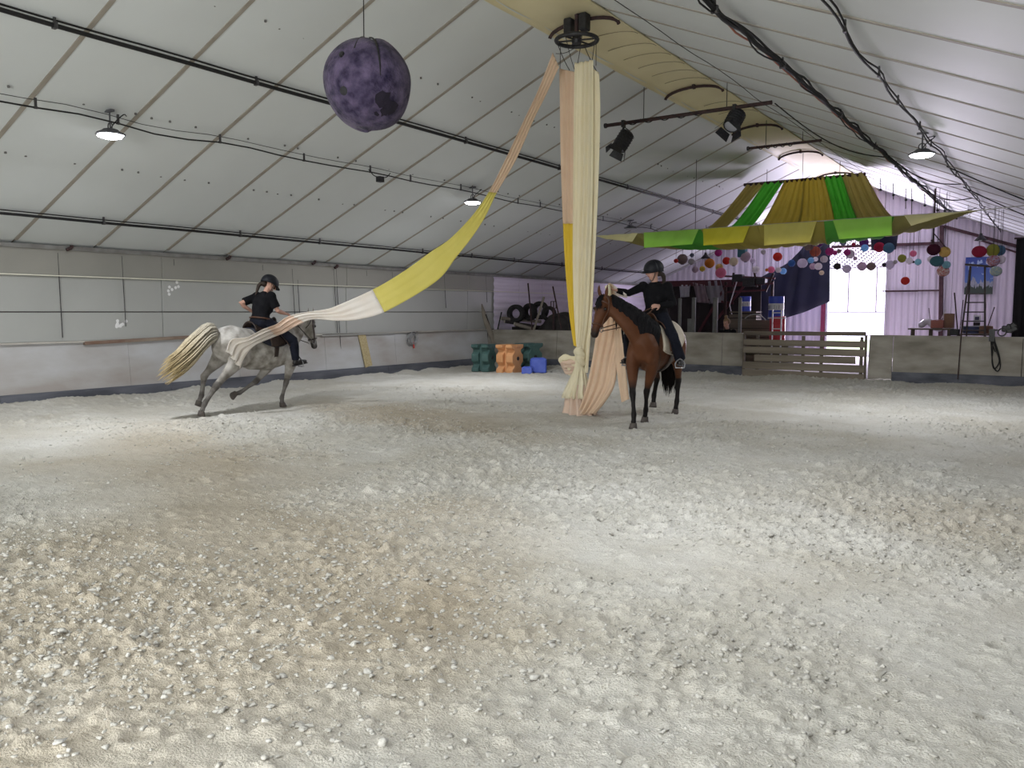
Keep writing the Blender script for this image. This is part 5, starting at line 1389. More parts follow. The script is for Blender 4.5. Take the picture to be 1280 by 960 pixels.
def horse(name, label, loc, yaw, sc, pose, coatf, mats, tail_label=None):
    T = thing(name, label, 'horse', loc, yaw, sc)
    F = head_frame(pose['poll'], pose['muzzle'], pose['dorsal'])
    q = MB()
    dp_ = pose.get('deep', 0.0)
    q.tube([(x, 0, z - dp_ * math.exp(-((x - .05) / .4) ** 2)) for x, z, *_ in TORSO], [t[2] for t in TORSO], [t[3] + dp_ * math.exp(-((t[0] - .05) / .4) ** 2) for t in TORSO], n=22)
    nb = [V(p) for p in pose['neck']]
    nk = spline(nb, 12)
    q.tube(nk, [lin([0, .3, .7, 1], [.17, .13, .092, .078], i / 11) for i in range(12)], [lin([0, .3, .65, 1], [.33, .245, .165, .125], i / 11) for i in range(12)], U=(F[3] * .5 + V(0, .5, 0)), n=18)
    q.tube([HP(F, s, 0, o) for s, a, b, o in HEAD], [h[1] for h in HEAD], [h[2] for h in HEAD], U=F[3], n=18)
    for s in (-1, 1):   # jowls, brows, nostril swells, ears
        q.ball(HP(F, .15, s * .045, -.09), (.055, .055, .085), 10, 8)
        q.ball(HP(F, .17, s * .078, .045), (.035, .035, .035), 8, 6)
        q.ball(HP(F, .545, s * .034, .03), (.026, .026, .030), 8, 6)
        e0 = HP(F, -.02, s * .055, .055); e1 = e0 + F[2] * .05 - F[1] * .10 + F[3] * s * .02; e2 = e0 + F[2] * .06 - F[1] * .175 + F[3] * s * .012
        q.tube([e0, e0.lerp(e1, .6), e1, e2], [.032, .036, .028, .006], [.022, .022, .016, .005], U=F[3], n=10)
    for s, k in ((1, 'LF'), (-1, 'RF')): leg_front(q, s, pose[k])
    for s, k in ((1, 'LH'), (-1, 'RH')): leg_hind(q, s, pose[k])
    for s in (-1, 1):   # breast, stifle folds
        q.ball((.72, s * .10, 1.02), (.13, .10, .14), 12, 8); q.ball((-.40, s * .17, 1.0), (.14, .10, .19), 12, 8)
    legs = [[V(p) for p in pose[k]] for k in ('LF', 'RF', 'LH', 'RH')]
    def col(P):
        rgb = np.array(coatf['base'])[None].repeat(len(P), 0)
        blend = lambda c, w: rgb * (1 - w[:, None]) + np.array(c)[None] * w[:, None]
        # lower legs
        for i, J in enumerate(legs):
            for a, b, w0 in ((J[0].lerp(J[1], .55), J[1], 0.0), (J[1], J[2], 1), (J[2], J[3] + (J[3] - J[2]) * .5, 1)):
                a = np.array(a); b = np.array(b); ab = b - a; t = np.clip(((P - a) @ ab) / (ab @ ab), 0, 1)
                d = np.linalg.norm(P - a - t[:, None] * ab, axis=1)
                w = (d < .085) * (t if w0 == 0 else 1.0) * coatf['legw']
                rgb = np.where((w > 0)[:, None], blend(coatf['legs'], np.clip(w, 0, 1)), rgb)
        rel = P - np.array(F[0]); s = rel @ np.array(F[1]); lat = rel @ np.array(F[3]); dor = rel @ np.array(F[2])
        inh = (np.abs(lat) < .13) & (dor > -.2) & (dor < .16)
        rgb = np.where((inh & (s > -.05))[:, None], blend(coatf['face'], np.clip((s + .05) * 4, 0, 1) * .6), rgb)
        rgb = np.where((inh & (s > .4))[:, None], blend(coatf['muzzle'], np.clip((s - .42) * 9, 0, 1)), rgb)
        for sd in (-1, 1):
            e = np.array(HP(F, .17, sd * .092, .05)); w = np.exp(-(np.linalg.norm(P - e, axis=1) / .035) ** 2); rgb = blend(coatf['muzzle'], w)
            e = np.array(HP(F, .55, sd * .045, .035)); w = np.exp(-(np.linalg.norm(P - e, axis=1) / .02) ** 2); rgb = blend((.006, .005, .005), w)
        mz = inh & (np.abs(s - .54) < .08) & (np.abs(dor + .045) < .008); rgb[mz] *= .35
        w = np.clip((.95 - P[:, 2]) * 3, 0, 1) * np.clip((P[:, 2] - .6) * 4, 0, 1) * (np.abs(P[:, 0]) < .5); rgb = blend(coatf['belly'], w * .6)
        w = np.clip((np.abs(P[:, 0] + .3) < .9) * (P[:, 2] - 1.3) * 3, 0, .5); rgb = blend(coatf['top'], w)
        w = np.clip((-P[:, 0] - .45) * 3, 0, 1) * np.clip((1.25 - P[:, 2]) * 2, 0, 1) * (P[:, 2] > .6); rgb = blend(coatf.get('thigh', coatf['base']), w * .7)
        return rgb
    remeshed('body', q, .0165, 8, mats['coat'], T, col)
    for i, k in enumerate(('LF', 'RF', 'LH', 'RH')):
        J = legs[i]; d = (J[3] - J[2]).normalized()
        d = (d + V(0, 0, -.9 if J[3].z < .12 else -.15)).normalized()
        hoof_mb(J[3], d, (1, 0, .0) if J[3].z < .12 else V(1, 0, -.9)).build('hoof', mats['hoof'], T, True)
    for s in (-1, 1):
        MB().ball(HP(F, .17, s * .096, .048), (.021, .021, .021), 10, 8).build('eye', mats['eye'], T, True)
    # mane: locks falling to one side of the crest
    rs = random.Random(21); side = pose['mane_side']; q = MB()
    for k in range(coatf['locks']):
        f = .06 + .92 * rs.random(); i = f * 11; a = nk[int(i)].lerp(nk[min(int(i) + 1, 11)], i - int(i))
        t = (nk[min(int(i) + 1, 11)] - nk[int(i)]).normalized() if int(i) < 11 else F[1] * -1
        lat = V(0, 1, 0) * .5 + F[3] * .5; lat = (lat - t * t.dot(lat)).normalized(); up_ = t.cross(lat); up_ = up_ if up_.dot(V(-.8, 0, 1)) > 0 else -up_
        wd = lin([0, .3, .7, 1], [.17, .13, .092, .078], f); dp = lin([0, .3, .65, 1], [.33, .245, .165, .125], f)
        ln = pose['mane_len'] * rs.uniform(.75, 1.1) * lin([0, .15, .4, .7, 1], [.8, 1.1, 1.05, .62, .34], f)
        sd = side if rs.random() > .06 else -side
        p0 = a + up_ * (dp - .005) + lat * sd * rs.uniform(-.02, .02); pts = [p0]
        for j in range(1, 6):
            g = j / 5; an_ = min(1.5, .25 + ln * g / max(.12, dp) * 1.0)
            w_ = a + up_ * (dp + .012 + .01 * (1 - f)) * math.cos(an_) + lat * sd * (wd + .022 + .055 * (1 - f) ** 1.5) * math.sin(an_)
            if an_ >= 1.5: w_ += V(0, 0, -1) * (ln * g - 1.25 * dp if ln * g > 1.25 * dp else 0)
            pts.append(w_ - t * .04 * g + V(rs.uniform(-.012, .012), 0, rs.uniform(-.012, .012)) + V(*pose.get('mane_flow', (0, 0, 0))) * g * g)
        q.tube(pts, [.018, .024, .026, .022, .014, .003], [.012, .012, .011, .009, .006, .002], U=t, n=6)
    for k in range(14):   # forelock
        p0 = HP(F, -.03, rs.uniform(-.03, .03), .07); pts = [p0, HP(F, .05, rs.uniform(-.05, .05), .115), HP(F, .13, rs.uniform(-.055, .055), .10), HP(F, .19 + rs.uniform(-.03, .03), rs.uniform(-.06, .06), .09)]
        q.tube(pts, [.012, .016, .012, .003], [.008, .009, .007, .002], U=F[3], n=5)
    tag(q.build('mane', mats['mane'], T, True), kind='stuff')
    # tail
    q = MB(); path = [V(p) for p in pose['tail']]
    for k in range(coatf['hairs']):
        a_ = rs.uniform(0, 2 * PI); r_ = rs.random() ** .5; endf = rs.uniform(.72, 1.0); pts = []
        for j in range(8):
            g = j / 7 * endf; c = spline(path, 30)[int(g * 29)] if False else path_at(path, g)
            sp_ = lin([0, .15, .6, 1], pose['tail_w'], g)
            pts.append(c + V(math.sin(a_ * 3) * .02 * g, math.cos(a_) * r_ * sp_, math.sin(a_) * r_ * sp_ * pose.get('tail_flat', 1)) + V(rs.uniform(-1, 1), rs.uniform(-1, 1), rs.uniform(-1, 1)) * .012 * g)
        q.tube(pts, [.014, .015, .014, .013, .012, .010, .007, .002], n=5)
    q.tube([path_at(path, g) for g in (0, .1, .25, .4)], [.05, .055, .045, .02], n=10)
    me_ = q.mesh('tail', True); me_.materials.append(mats['tail'])
    co = np.array([v for v in q.v]); dd = np.linalg.norm(co - np.array(path[0]), axis=1); L_ = np.linalg.norm(np.array(path[-1]) - np.array(path[0])); w = np.clip(dd / L_, 0, 1)[:, None]
    paint(me_, np.array(coatf['tail0'])[None] * (1 - w) + np.array(coatf['tail1'])[None] * w)
    tag(link('tail', me_, T), kind='stuff')
    return T, F, nk
def path_at(path, g):
    m = len(path) - 1; t = g * m; i = min(int(t), m - 1); f = t - i
    a = path[max(i - 1, 0)]; b = path[i]; c = path[i + 1]; d = path[min(i + 2, m)]
    return 0.5 * ((2 * b) + (c - a) * f + (2 * a - 5 * b + 4 * c - d) * f * f + (3 * b - 3 * c + d - a) * f ** 3)

# ---- tack
M_tackb = mat('dark_leather', (.022, .014, .011), (.04, .024, .018), 18, .45); M_tackbr = mat('brown_leather', (.07, .028, .016), (.10, .045, .025), 14, .5)
def rim_ring(F, s, k=1.06):
    h = [lin([x[0] for x in HEAD], [x[j] for x in HEAD], s) for j in (1, 2, 3)]
    return [HP(F, s, math.sin(a) * (h[0] * k + .006), h[2] + math.cos(a) * (h[1] * k + .004)) for a in np.linspace(0, 2 * PI, 29)]
def bridle(label, T0, F, nk, hands, m):
    loc, yaw, sc = T0
    T = thing('bridle', label, 'bridle', loc, yaw, sc)
    MB().tube(rim_ring(F, .40), .009, .014, n=6).build('noseband', m, T)
    MB().tube([HP(F, .06 + .02 * abs(math.sin(a)), math.sin(a) * .10, .10 * math.cos(a) - .0) for a in np.linspace(-1.4, 1.4, 15)], .008, .012, n=6).build('browband', m, T)
    for s in (-1, 1):
        MB().tube(spline([HP(F, -.04, s * .02, .085), HP(F, .02, s * .092, .03), HP(F, .17, s * .112, -.01), HP(F, .30, s * .088, .0), HP(F, .45, s * .064, -.022)], 16), .008, .012, n=6).build('cheek_strap', m, T)
        MB().tube(spline([HP(F, .0, s * .085, .02), HP(F, .10, s * .108, -.08), HP(F, .17, s * .07, -.17), HP(F, .19, 0, -.19)], 12), .007, n=5).build('throat_lash', m, T)
        R = F[3].to_track_quat('Z', 'Y').to_matrix()
        MB().ring(HP(F, .455, s * .068, -.03), .034, .006, 18, 6, R).build('bit_ring', M_galv, T)
        h = V(hands[s]); b = HP(F, .47, s * .075, -.04); mid = b.lerp(h, .5) + V(0, s * .07, -.06)
        MB().tube(spline([b, mid, h], 18), .008, n=5).build('rein', m, T)
    return T
def saddle_set(T0, pad_m, sad_m, pad_label, sad_label, pad_x=(-.24, .50), pad_ang=1.75, flap=1.75):
    loc, yaw, sc = T0
    P = thing('saddle_pad', pad_label, 'saddle pad', loc, yaw, sc); rows = []
    n_ = 18
    for i in range(n_ + 1):
        x = pad_x[0] + (pad_x[1] - pad_x[0]) * i / n_; g = i / n_
        am = pad_ang * (1 - .25 * (1 - g) ** 3 - .06 * g ** 6)
        rows.append([on_torso(x, a, .020 + .006 * math.cos(6 * a) * 0) + V(0, 0, -.0) for a in np.linspace(-am, am, 41)])
    solid(MB().grid(rows).build('quilted_cloth', pad_m, P, True), .022, 1)
    for side in (0, -1):
        MB().tube([r[side] for r in rows], .012, n=6).build('piping', pad_m, P)
    S = thing('saddle', sad_label, 'saddle', loc, yaw, sc); rows = []
    for i in range(21):
        x = -.14 + .54 * i / 20; g = i / 20; w = .62 - .28 * g + .05 * math.sin(g * PI)
        lift = .055 + .05 * max(0, 1 - g / .25) ** 1.5 + .06 * max(0, (g - .72) / .28) ** 1.5 - .02 * math.sin(g * PI)
        rows.append([on_torso(x, a, .03 + (lift) * max(0, math.cos(a / w * PI / 2)) ** .7) for a in np.linspace(-w, w, 17)])
    solid(MB().grid(rows).build('seat', sad_m, S, True), .02, 1)
    for s in (-1, 1):
        rows = []
        for i in range(13):
            g = i / 12
            x0, x1 = .04 + .02 * g, .34 + .10 * math.sin(g * PI * .8) - .02 * g
            a = .30 + (flap - .30) * g
            rows.append([on_torso(x0 + (x1 - x0) * j / 10, s * a, .052) for j in range(11)])
        solid(MB().grid(rows).build('flap', sad_m, S, True), .012, 1)
        rows = [[on_torso(.16 + .10 * j / 4, s * a, .014) for j in range(5)] for a in np.linspace(1.5, PI, 16)]
        solid(MB().grid(rows).build('girth', M_tackb, S, True), .014, 1)
    return P, S
def stirrup(S, hip, foot, fdir, m):
    hip = V(hip); foot = V(foot); f = V(fdir).normalized()
    top = foot + V(0, 0, .11)
    MB().tube(spline([hip, hip.lerp(top, .5), top], 10), .006, .014, U=(1, 0, 0), n=6).build('stirrup_leather', M_tackb, S)
    side = V(0, 0, 1).cross(f).normalized()
    MB().tube(spline([foot + side * .062 - V(0, 0, .012), foot + side * .066 + V(0, 0, .05), top, foot - side * .066 + V(0, 0, .05), foot - side * .062 - V(0, 0, .012)], 22), .008, n=6).build('stirrup_iron', m, S)
    MB().box(foot - V(0, 0, .018), (.13, .05, .014), Matrix(((side.x, f.x, 0), (side.y, f.y, 0), (side.z, f.z, 1)))).build('stirrup_tread', m, S)

# ---- people
M_skin = mat('skin', (1, 1, 1), (.94, .92, .90), 14, .55, attr=True, spec=.35)
M_shirt = mat('black_shirt', (.006, .006, .0075), (.010, .010, .012), 9, .9, .25, 30, spec=.12); M_jean = mat('dark_trousers', (.008, .009, .015), (.013, .015, .024), 12, .9, .25, 40, spec=.12); M_boot = mat('riding_boot', (.010, .009, .010), (.018, .016, .016), 14, .4)
M_helm = mat('helmet_shell', (.007, .008, .012), (.012, .013, .018), 30, .55, spec=.25); M_hair = mat('dark_hair', (.022, .013, .009), (.035, .022, .015), 20, .6, .4, 60, stretch=(1, 1, 4))
SKIN = (.52, .30, .23)
def hand_mb(q, wrist, d, palm, s, curl=.9, thumb_up=None):
    """palm, four bent fingers of different length and a thumb from the side of the palm"""
    w = V(wrist); d = V(d).normalized(); n = V(palm); n = (n - d * n.dot(d)).normalized(); side = d.cross(n) * s
    q.tube([w - d * .05, w, w + d * .03, w + d * .07, w + d * .09], [.026, .027, .036, .041, .036], [.021, .019, .016, .015, .012], U=side, n=12)
    for k, L in enumerate((.072, .080, .075, .058)):
        b = w + d * .085 + side * (.031 - .0205 * k)
        p1 = b + (d * math.cos(curl * .5) + n * math.sin(curl * .5)) * L * .45
        p2 = p1 + (d * math.cos(curl * 1.3) + n * math.sin(curl * 1.3)) * L * .32
        p3 = p2 + (d * math.cos(curl * 2.0) + n * math.sin(curl * 2.0)) * L * .26
        q.tube([b - d * .02, b, p1, p2, p3], [.0095, .0098, .0092, .0085, .0065], n=8)
    t0 = w + d * .03 + side * .034; t1 = t0 + d * .028 + side * .024 + n * .012; t2 = t1 + d * .030 + side * .004 + n * .018
    q.tube([t0 - side * .015, t0, t1, t2], [.013, .0125, .0105, .0075], n=8)

def person(label, T0, J):
    loc, yaw, sc = T0
    T = thing('person', label, 'person', loc, yaw, sc)
    pel, che, nec, hd = V(J['pelvis']), V(J['chest']), V(J['neck']), V(J['head'])
    up = (hd - nec).normalized(); face = V(J['face']); face = (face - up * face.dot(up)).normalized(); lat = up.cross(face)
    shx = V(J['across']).normalized()
    def frame(U): return U
    waist = pel.lerp(che, .48)
    def torso(q, e):
        q.tube([pel - (che - pel).normalized() * .10, pel - (che - pel).normalized() * .04, pel + (che - pel) * .12, waist, che - (che - pel) * .12, che + (nec - che) * .25, che + (nec - che) * .62, nec - (nec - che) * .12, nec],
               [.10 + e, .168 + e, .176 + e, .142 + e, .162 + e, .178 + e, .165 + e, .085 + e, .058 + e], [.08 + e, .120 + e, .125 + e, .102 + e, .122 + e, .118 + e, .095 + e, .068 + e, .056 + e], U=shx, n=18)
        for s in (-1, 1): q.ball(J['sh'][s], (.062 + e, .062 + e, .062 + e), 10, 8)
        if J.get('bust', True):
            fw = shx.cross((nec - che).normalized()) 
            fw = fw if fw.x > 0 else -fw
            for s in (-1, 1): q.ball(che + fw * .085 + shx * s * .075 - (nec - che) * .10, (.058 + e,) * 3, 10, 8)
    def arm(q, s, e, upto=1.0):
        sh, el, wr = V(J['sh'][s]), V(J['el'][s]), V(J['wr'][s])
        if upto >= 1: q.tube([sh + (sh - el).normalized() * .02, sh, sh.lerp(el, .5), el, el.lerp(wr, .3), el.lerp(wr, .75), wr], [.045 + e, .054 + e, .047 + e, .039 + e, .041 + e, .031 + e, .026 + e], n=12)
        else: q.tube([sh + (sh - el).normalized() * .02, sh, sh.lerp(el, .45), sh.lerp(el, upto)], [.05 + e, .060 + e, .056 + e, .056 + e], n=12)
    def leg(q, s, e, boot=False):
        hp, kn, an = V(J['hip'][s]), V(J['kn'][s]), V(J['an'][s])
        if not boot: q.tube([hp + (hp - kn).normalized() * .05, hp, hp.lerp(kn, .4), kn, kn.lerp(an, .3), kn.lerp(an, .7), an], [.085 + e, .092 + e, .080 + e, .058 + e, .056 + e, J.get('cuff', .042) + e, J.get('cuff', .036) + e], n=14)
    def foot(q, s, e):
        an, to = V(J['an'][s]), V(J['toe'][s]); d = (to - an); 
        heel = an - d.normalized() * .05 + V(0, 0, -.055); ball_ = an + d * .62 + V(0, 0, -.045)
        q.tube([an + V(0, 0, .05), an, an + V(0, 0, -.03) + d * .08], [.040 + e, .040 + e, .042 + e], n=12)
        q.tube([heel, an + V(0, 0, -.05), an + d * .4 + V(0, 0, -.05), ball_, to + V(0, 0, -.05)], [.028 + e, .036 + e, .040 + e, .043 + e, .022 + e], [.026 + e, .034 + e, .034 + e, .028 + e, .018 + e], U=V(0, 0, 1).cross(d), n=12)
    q = MB(); torso(q, 0)
    for s in (-1, 1): arm(q, s, 0); leg(q, s, 0); foot(q, s, 0); hand_mb(q, J['wr'][s], J['hd'][s], J['palm'][s], s, J.get('curl', 1.0))
    q.tube([nec - up * .05, nec, hd - up * .06], [.056, .050, .052], n=14)
    hs = J.get('hs', 1.12); bk = J.get('bulk', 0.0)
    H = lambda u, f, l: hd + (up * u + face * f + lat * l) * hs
    q.tube([H(-.118, .035, 0), H(-.10, .03, 0), H(-.065, .02, 0), H(-.02, .008, 0), H(.03, .0, 0), H(.075, -.005, 0), H(.105, -.008, 0), H(.118, -.008, 0)], [.018, .038, .056, .066, .072, .066, .045, .015], [.024, .050, .072, .088, .094, .084, .056, .02], U=lat, n=18)
    q.tube([H(.02, .088, 0), H(-.005, .103, 0), H(-.028, .113, 0), H(-.036, .096, 0)], [.009, .010, .014, .010], n=8)      # nose
    q.tube([H(-.062, .083, -.02), H(-.060, .091, 0), H(-.062, .083, .02)], [.006, .009, .006], n=6)                       # lips
    for s in (-1, 1): q.ball(H(-.008, -.008, s * .070), (.012, .012, .028), 8, 6); q.ball(H(.014, .078, s * .03), (.014, .014, .009), 8, 6)
    def col(P):
        rgb = np.array(SKIN)[None].repeat(len(P), 0)
        for s in (-1, 1):
            e = np.array(H(.004, .085, s * .030)); d = np.linalg.norm((P - e), axis=1); rgb[d < .012] = (.05, .03, .03)
            e = np.array(H(.024, .088, s * .030)); rgb[np.linalg.norm((P - e) * np.array([1, 1, 1.6]), axis=1) < .014] = (.10, .06, .04)
            e = np.array(H(-.035, .07, s * .04)); w = np.exp(-(np.linalg.norm(P - e, axis=1) / .022) ** 2)[:, None]; rgb = rgb * (1 - .35 * w) + np.array((.56, .22, .18)) * .35 * w
        e = np.array(H(-.061, .088, 0)); d = P - e; m_ = (np.abs(d @ np.array(lat)) < .022) & (np.abs(d @ np.array(up)) < .007) & (d @ np.array(face) > -.012); rgb[m_] = (.34, .12, .11)
        return rgb
    remeshed('body', q, .0085, 2, M_skin, T, col)
    # clothes
    q = MB(); torso(q, .013 + bk)
    for s in (-1, 1): arm(q, s, .012 + bk * .4, J.get('sleeve', 1.0))
    q.tube([nec - up * .05, nec - up * .0, nec + up * .012], [.085, .068, .062], n=16)
    sh_ = remeshed('shirt', q, .012, 2, M_shirt, T)
    q = MB(); cp = (che - pel).normalized()
    q.tube([pel - cp * .115, pel - cp * .05, pel + cp * .02, pel + cp * .07], [.11 + bk, .186 + bk, .190 + bk, .178 + bk], [.09 + bk, .136 + bk, .140 + bk, .13 + bk], U=shx, n=18)
    for s in (-1, 1): leg(q, s, .014 + bk * .8)
    tr = remeshed('trousers', q, .013, 2, M_jean, T)
    if J.get('belt'):
        c = pel + cp * .075; fw = shx.cross(cp)
        MB().tube([c + shx * (.178 + bk) * math.cos(a) + fw * (.132 + bk) * math.sin(a) for a in np.linspace(0, 2 * PI, 33)], .014, .022, U=cp, n=6).build('belt', M_tackbr, T)
    for s in (-1, 1):
        q = MB(); foot(q, s, .010); an, kn, to = V(J['an'][s]), V(J['kn'][s]), V(J['toe'][s]); hi = J.get('boot_top', .35)
        q.tube([an + (kn - an) * hi, an.lerp(kn, hi * .5), an + V(0, 0, -.01)], [.062, .056, .05], n=14)
        d = (to - an)
        b = remeshed('boot', q, .011, 2, M_boot, T)
        q = MB().beam(an - d.normalized() * .05 + V(0, 0, -.098), to + V(0, 0, -.078), .078, .016); q.build('sole', M_black, b)
    if J.get('helmet', True):
        R = Matrix((( lat.x, face.x, up.x), (lat.y, face.y, up.y), (lat.z, face.z, up.z)))
        rows = []
        for i in range(13):
            th = PI * .60 * i / 12
            rows.append([hd + hs * (up * .025 + face * -.008 + lat * .105 * math.sin(th) * math.cos(a) + face * (.128 * math.sin(th) * math.sin(a)) + up * (.112 * math.cos(th) - .03 * max(0, -math.sin(a)) * max(0, -math.cos(th)) * 2)) for a in np.linspace(0, 2 * PI, 33)])
        hm = solid(MB().grid(rows).build('helmet', M_helm, T, True), .012, 1)
        rows = [[hd + hs * (up * (.020 - .022 * j / 5) + face * (-.008 + (.122 + .062 * j / 5 * math.sin(a) ** 1.5) * math.sin(a)) + lat * (.104 * (1 + .10 * j / 5)) * math.cos(a)) for a in np.linspace(.45, PI - .45, 17)] for j in range(6)]
        solid(MB().grid(rows).build('visor', M_helm, hm, True), .008)
        MB().tube([H(.137 - .0022 * (k - 4) ** 2, -.088 + .02 * k, 0) for k in range(9)], .010, n=6).build('ridge', M_helm, hm)
        for s in (-1, 1):
            MB().tube(spline([H(.0, .02, s * .088), H(-.06, .035, s * .072), H(-.112, .045, s * .034), H(-.124, .045, 0)], 10), .006, n=5).build('chin_strap', M_black, hm)
    q = MB()
    if J.get('helmet', True):
        q.ball(H(-.035, -.075, 0), (.065, .05, .06), 12, 8)
        q.tube(spline([H(-.05, -.11, 0), H(-.10, -.135, .01), H(-.19, -.13, .0), H(-.28, -.125, -.01)], 10), [.03, .036, .036, .034, .032, .03, .026, .02, .014, .006], n=10)
    else:
        for i, (u, f, l, r_) in enumerate(((.05, -.03, 0, .088), (.02, -.06, 0, .08), (.07, .02, 0, .06), (.02, -.03, .04, .06), (.02, -.03, -.04, .06))): q.ball(H(u, f, l), (r_,) * 3, 12, 8)
        q.ball(H(.155, -.03, 0), (.05, .05, .055), 12, 8)
    remeshed('hair', q, .012, 1, J.get('hair', M_hair), T)
    return T

# ================================================================== the grey horse and rider, cantering along the left wall
G0 = ((-11.12, 8.95, -.045), PI / 2, .95)
coat_g = mat('grey_coat', (1.08, 1.08, 1.08), (.42, .40, .37), 6.5, .7, .12, 60, attr=True, spec=.2)
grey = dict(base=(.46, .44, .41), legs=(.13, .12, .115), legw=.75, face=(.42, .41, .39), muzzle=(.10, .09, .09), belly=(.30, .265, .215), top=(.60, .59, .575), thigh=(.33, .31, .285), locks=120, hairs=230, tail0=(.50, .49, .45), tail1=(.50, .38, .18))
hairg = mat('grey_hair', (.30, .285, .26), (.50, .48, .45), 30, .7, stretch=(1, 1, .3)); tailg = mat('tail_hair', (1, 1, 1), (.72, .70, .66), 30, .7, attr=True)
hoofm = mat('hoof_horn', (.06, .05, .045), (.10, .085, .075), 14, .6); eyem = mat('horse_eye', (.008, .006, .005), rough=.08, spec=.8)
poseG = dict(poll=(1.20, .0, 1.62), muzzle=(1.30, -.04, 1.08), dorsal=(1, -.05, .25), neck=[(.58, 0, 1.22), (.80, 0, 1.34), (1.02, 0, 1.52), (1.17, 0, 1.56)],
             deep=.035, RF=[(.64, -.17, .86), (.50, -.17, .47), (.39, -.17, .20), (.40, -.17, .115)], LF=[(.50, .17, .84), (.10, .16, .50), (-.26, .15, .33), (-.35, .15, .32)],
             RH=[(-.48, -.20, .98), (-.98, -.19, .52), (-1.21, -.19, .25), (-1.27, -.19, .125)], LH=[(-.58, .18, 1.0), (-.94, .18, .66), (-1.00, .18, .34), (-1.05, .18, .25)],
             mane_side=-1, mane_len=.20, mane_flow=(-.05, -.01, .02), tail=[(-.80, 0, 1.38), (-1.0, -.02, 1.36), (-1.25, -.03, 1.17), (-1.54, -.04, .95), (-1.86, -.05, .76)], tail_w=[.05, .13, .18, .15], tail_flat=1.35)
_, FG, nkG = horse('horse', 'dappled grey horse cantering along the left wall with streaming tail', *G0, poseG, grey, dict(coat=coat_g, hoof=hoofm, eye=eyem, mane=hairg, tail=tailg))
JG = dict(pelvis=(.09, 0, 1.54), chest=(.15, 0, 1.83), neck=(.23, 0, 2.06), head=(.33, 0, 2.22), face=(1, -.22, .0), across=(0, 1, 0),
          sh={1: (.20, .185, 2.0), -1: (.20, -.185, 2.0)}, el={1: (-.10, .27, 1.88), -1: (.27, -.27, 1.75)}, wr={1: (.14, .25, 1.74), -1: (.50, -.20, 1.70)}, hd={1: (.8, -.3, -.3), -1: (.95, .1, -.05)}, palm={1: (-.2, -.6, -.6), -1: (0, .5, -.8)},
          hip={1: (.14, .11, 1.54), -1: (.14, -.11, 1.54)}, kn={1: (.52, .36, 1.22), -1: (.52, -.37, 1.22)}, an={1: (.54, .38, .88), -1: (.54, -.39, .88)}, toe={1: (.76, .41, .90), -1: (.76, -.42, .90)}, sleeve=.78, belt=True, boot_top=.95, bulk=.018, hs=1.18)
bridle('dark bridle with reins on the grey horse', G0, FG, nkG, {1: (.24, .20, 1.70), -1: (.58, -.16, 1.69)}, M_tackb)
M_padb = mat('navy_pad', (.014, .015, .024), (.022, .024, .036), 12, .9, .2, 40)
_, SG = saddle_set(G0, M_padb, M_tackb, 'dark saddle pad under the saddle of the grey horse', 'black saddle on the grey horse', (-.16, .50), 1.55, 1.5)
for s in (-1, 1): stirrup(SG, (.26, s * .33, 1.35), V(JG['an'][s]) + V(.11, s * .012, -.10), (1, s * .12, 0), M_galv)
person('rider in black short-sleeved shirt and dark helmet on the cantering grey horse', G0, JG)

# ================================================================== the bay horse and rider, walking towards the viewer
BD = V(.128, -.992, 0).normalized(); B0 = ((-4.96, 11.25, -.0), math.atan2(BD.y, BD.x), .97)
coat_b = mat('bay_coat', (1, 1, 1), (.82, .80, .78), 6, .55, .1, 60, attr=True, spec=.2)
bay = dict(base=(.108, .040, .017), legs=(.010, .008, .008), legw=1.25, face=(.10, .037, .016), muzzle=(.025, .017, .014), belly=(.17, .075, .033), top=(.10, .034, .014), thigh=(.15, .056, .022), locks=260, hairs=220, tail0=(.008, .007, .008), tail1=(.014, .011, .011))
hairb = mat('black_mane', (.005, .005, .006), (.011, .010, .012), 30, .7, stretch=(1, 1, .3), spec=.12); tailb = mat('black_tail', (1, 1, 1), (.8, .8, .8), 30, .7, attr=True, spec=.12)
poseB = dict(poll=(1.05, -.47, 1.84), muzzle=(1.22, -.56, 1.30), dorsal=(1, -.30, .3), neck=[(.60, 0, 1.24), (.78, -.10, 1.45), (.94, -.31, 1.67), (1.03, -.45, 1.78)],
             RF=[(.80, -.13, .86), (1.02, -.05, .50), (1.10, .0, .21), (1.13, .005, .085)], LF=[(.58, .10, .84), (.52, .0, .48), (.38, -.05, .20), (.38, -.06, .085)],
             RH=[(-.38, -.18, 1.0), (-.62, -.18, .60), (-.46, -.18, .32), (-.44, -.18, .215)], LH=[(-.50, .18, 1.0), (-.80, .12, .56), (-.80, .10, .21), (-.77, .09, .085)],
             mane_side=1, mane_len=.60, tail=[(-.82, 0, 1.36), (-.93, -.02, 1.24), (-.95, -.05, .95), (-.92, -.06, .65), (-.90, -.06, .36)], tail_w=[.06, .12, .165, .10])
_, FB, nkB = horse('horse', 'bay horse with black mane and legs walking towards the viewer by the silks', *B0, poseB, bay, dict(coat=coat_b, hoof=hoofm, eye=eyem, mane=hairb, tail=tailb))
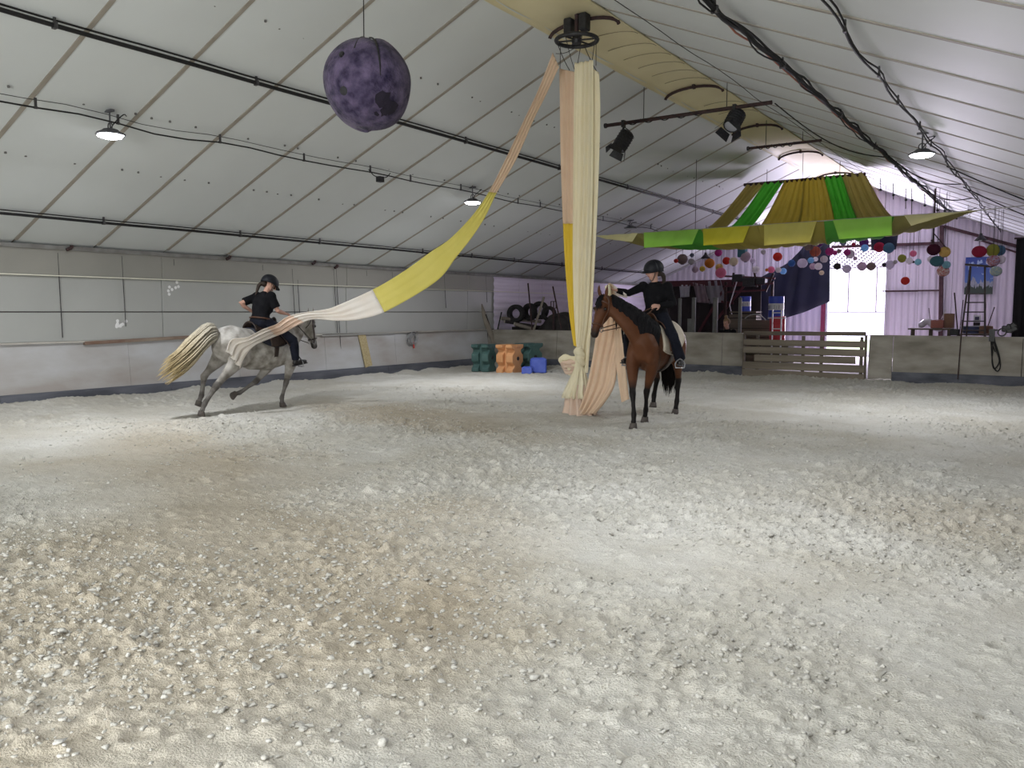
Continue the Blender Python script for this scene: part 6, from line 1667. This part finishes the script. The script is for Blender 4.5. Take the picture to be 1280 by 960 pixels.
JB = dict(pelvis=(.10, 0, 1.59), chest=(.12, .0, 1.87), neck=(.15, -.01, 2.09), head=(.18, -.025, 2.26), face=(.75, -.75, -.32), across=(.12, .99, 0),
          sh={1: (.15, .185, 2.02), -1: (.15, -.19, 2.03)}, el={1: (.16, .28, 1.77), -1: (.33, -.36, 1.93)}, wr={1: (.38, .13, 1.74), -1: (.45, -.50, 1.97)}, hd={1: (.85, -.45, .0), -1: (.25, -.95, .20)}, palm={1: (-.3, -.6, -.7), -1: (.1, -.3, -.9)},
          hip={1: (.13, .11, 1.55), -1: (.13, -.11, 1.55)}, kn={1: (.46, .37, 1.30), -1: (.36, -.36, 1.26)}, an={1: (.24, .42, .955), -1: (.12, -.40, .955)}, toe={1: (.44, .47, .96), -1: (.34, -.44, .96)}, cuff=.062, hs=1.14, bulk=.006, boot_top=.30)
bridle('brown bridle on the bay horse with reins to the rider', B0, FB, nkB, {1: (.46, .10, 1.72), -1: (.47, .06, 1.72)}, M_tackbr)
M_padc = mat('cream_pad', (.52, .46, .36), (.58, .52, .43), 20, .9, .3, 26)
_, SB_ = saddle_set(B0, M_padc, M_tackbr, 'cream quilted saddle pad on the bay horse', 'brown saddle on the bay horse', (-.50, .50), 1.85, 1.7)
for s in (-1, 1): stirrup(SB_, (.24, s * .35, 1.35), V(JB['an'][s]) + V(.10, s * .025, -.10), (1, s * .25, 0), M_galv)
person('rider in black jumper and helmet on the bay horse holding up the peach silk', B0, JB)

# ---- the woman behind the far boards
p = aty(911, 404, 22.2)
W0 = ((p.x, 22.2, p.z - 1.20), -1.75, 1.0)
JW = dict(pelvis=(0, 0, .52), chest=(.05, 0, .82), neck=(.07, 0, 1.04), head=(.13, 0, 1.20), face=(1, -.1, -.25), across=(0, 1, 0), sh={1: (.06, .185, .97), -1: (.06, -.185, .97)}, el={1: (.10, .27, .70), -1: (.10, -.27, .70)}, wr={1: (.34, .16, .62), -1: (.34, -.16, .62)},
          hd={1: (1, -.2, -.1), -1: (1, .2, -.1)}, palm={1: (0, 0, -1), -1: (0, 0, -1)}, hip={1: (.02, .10, .50), -1: (.02, -.10, .50)}, kn={1: (.46, .14, .50), -1: (.46, -.14, .50)}, an={1: (.46, .14, .10), -1: (.46, -.14, .10)}, toe={1: (.66, .15, .09), -1: (.66, -.15, .09)}, helmet=False,
          hair=mat('light_brown_hair', (.15, .09, .05), (.22, .14, .08), 20, .6, .4, 60))
person('seated woman with hair in a top bun, seen over the far boards', W0, JW)
t = thing('wooden_stool', 'wooden stool carrying the seated woman behind the far boards', 'stool', (W0[0][0], 22.2, 0))
zt_ = W0[0][2] + .40
MB().box((0, 0, zt_ - .02), (.36, .36, .04)).build('seat', M_plankd, t)
for sx in (-1, 1):
    for sy in (-1, 1): MB().box((sx * .15, sy * .15, zt_ / 2 - .02), (.04, .04, zt_ - .04)).build('leg', M_plankd, t)
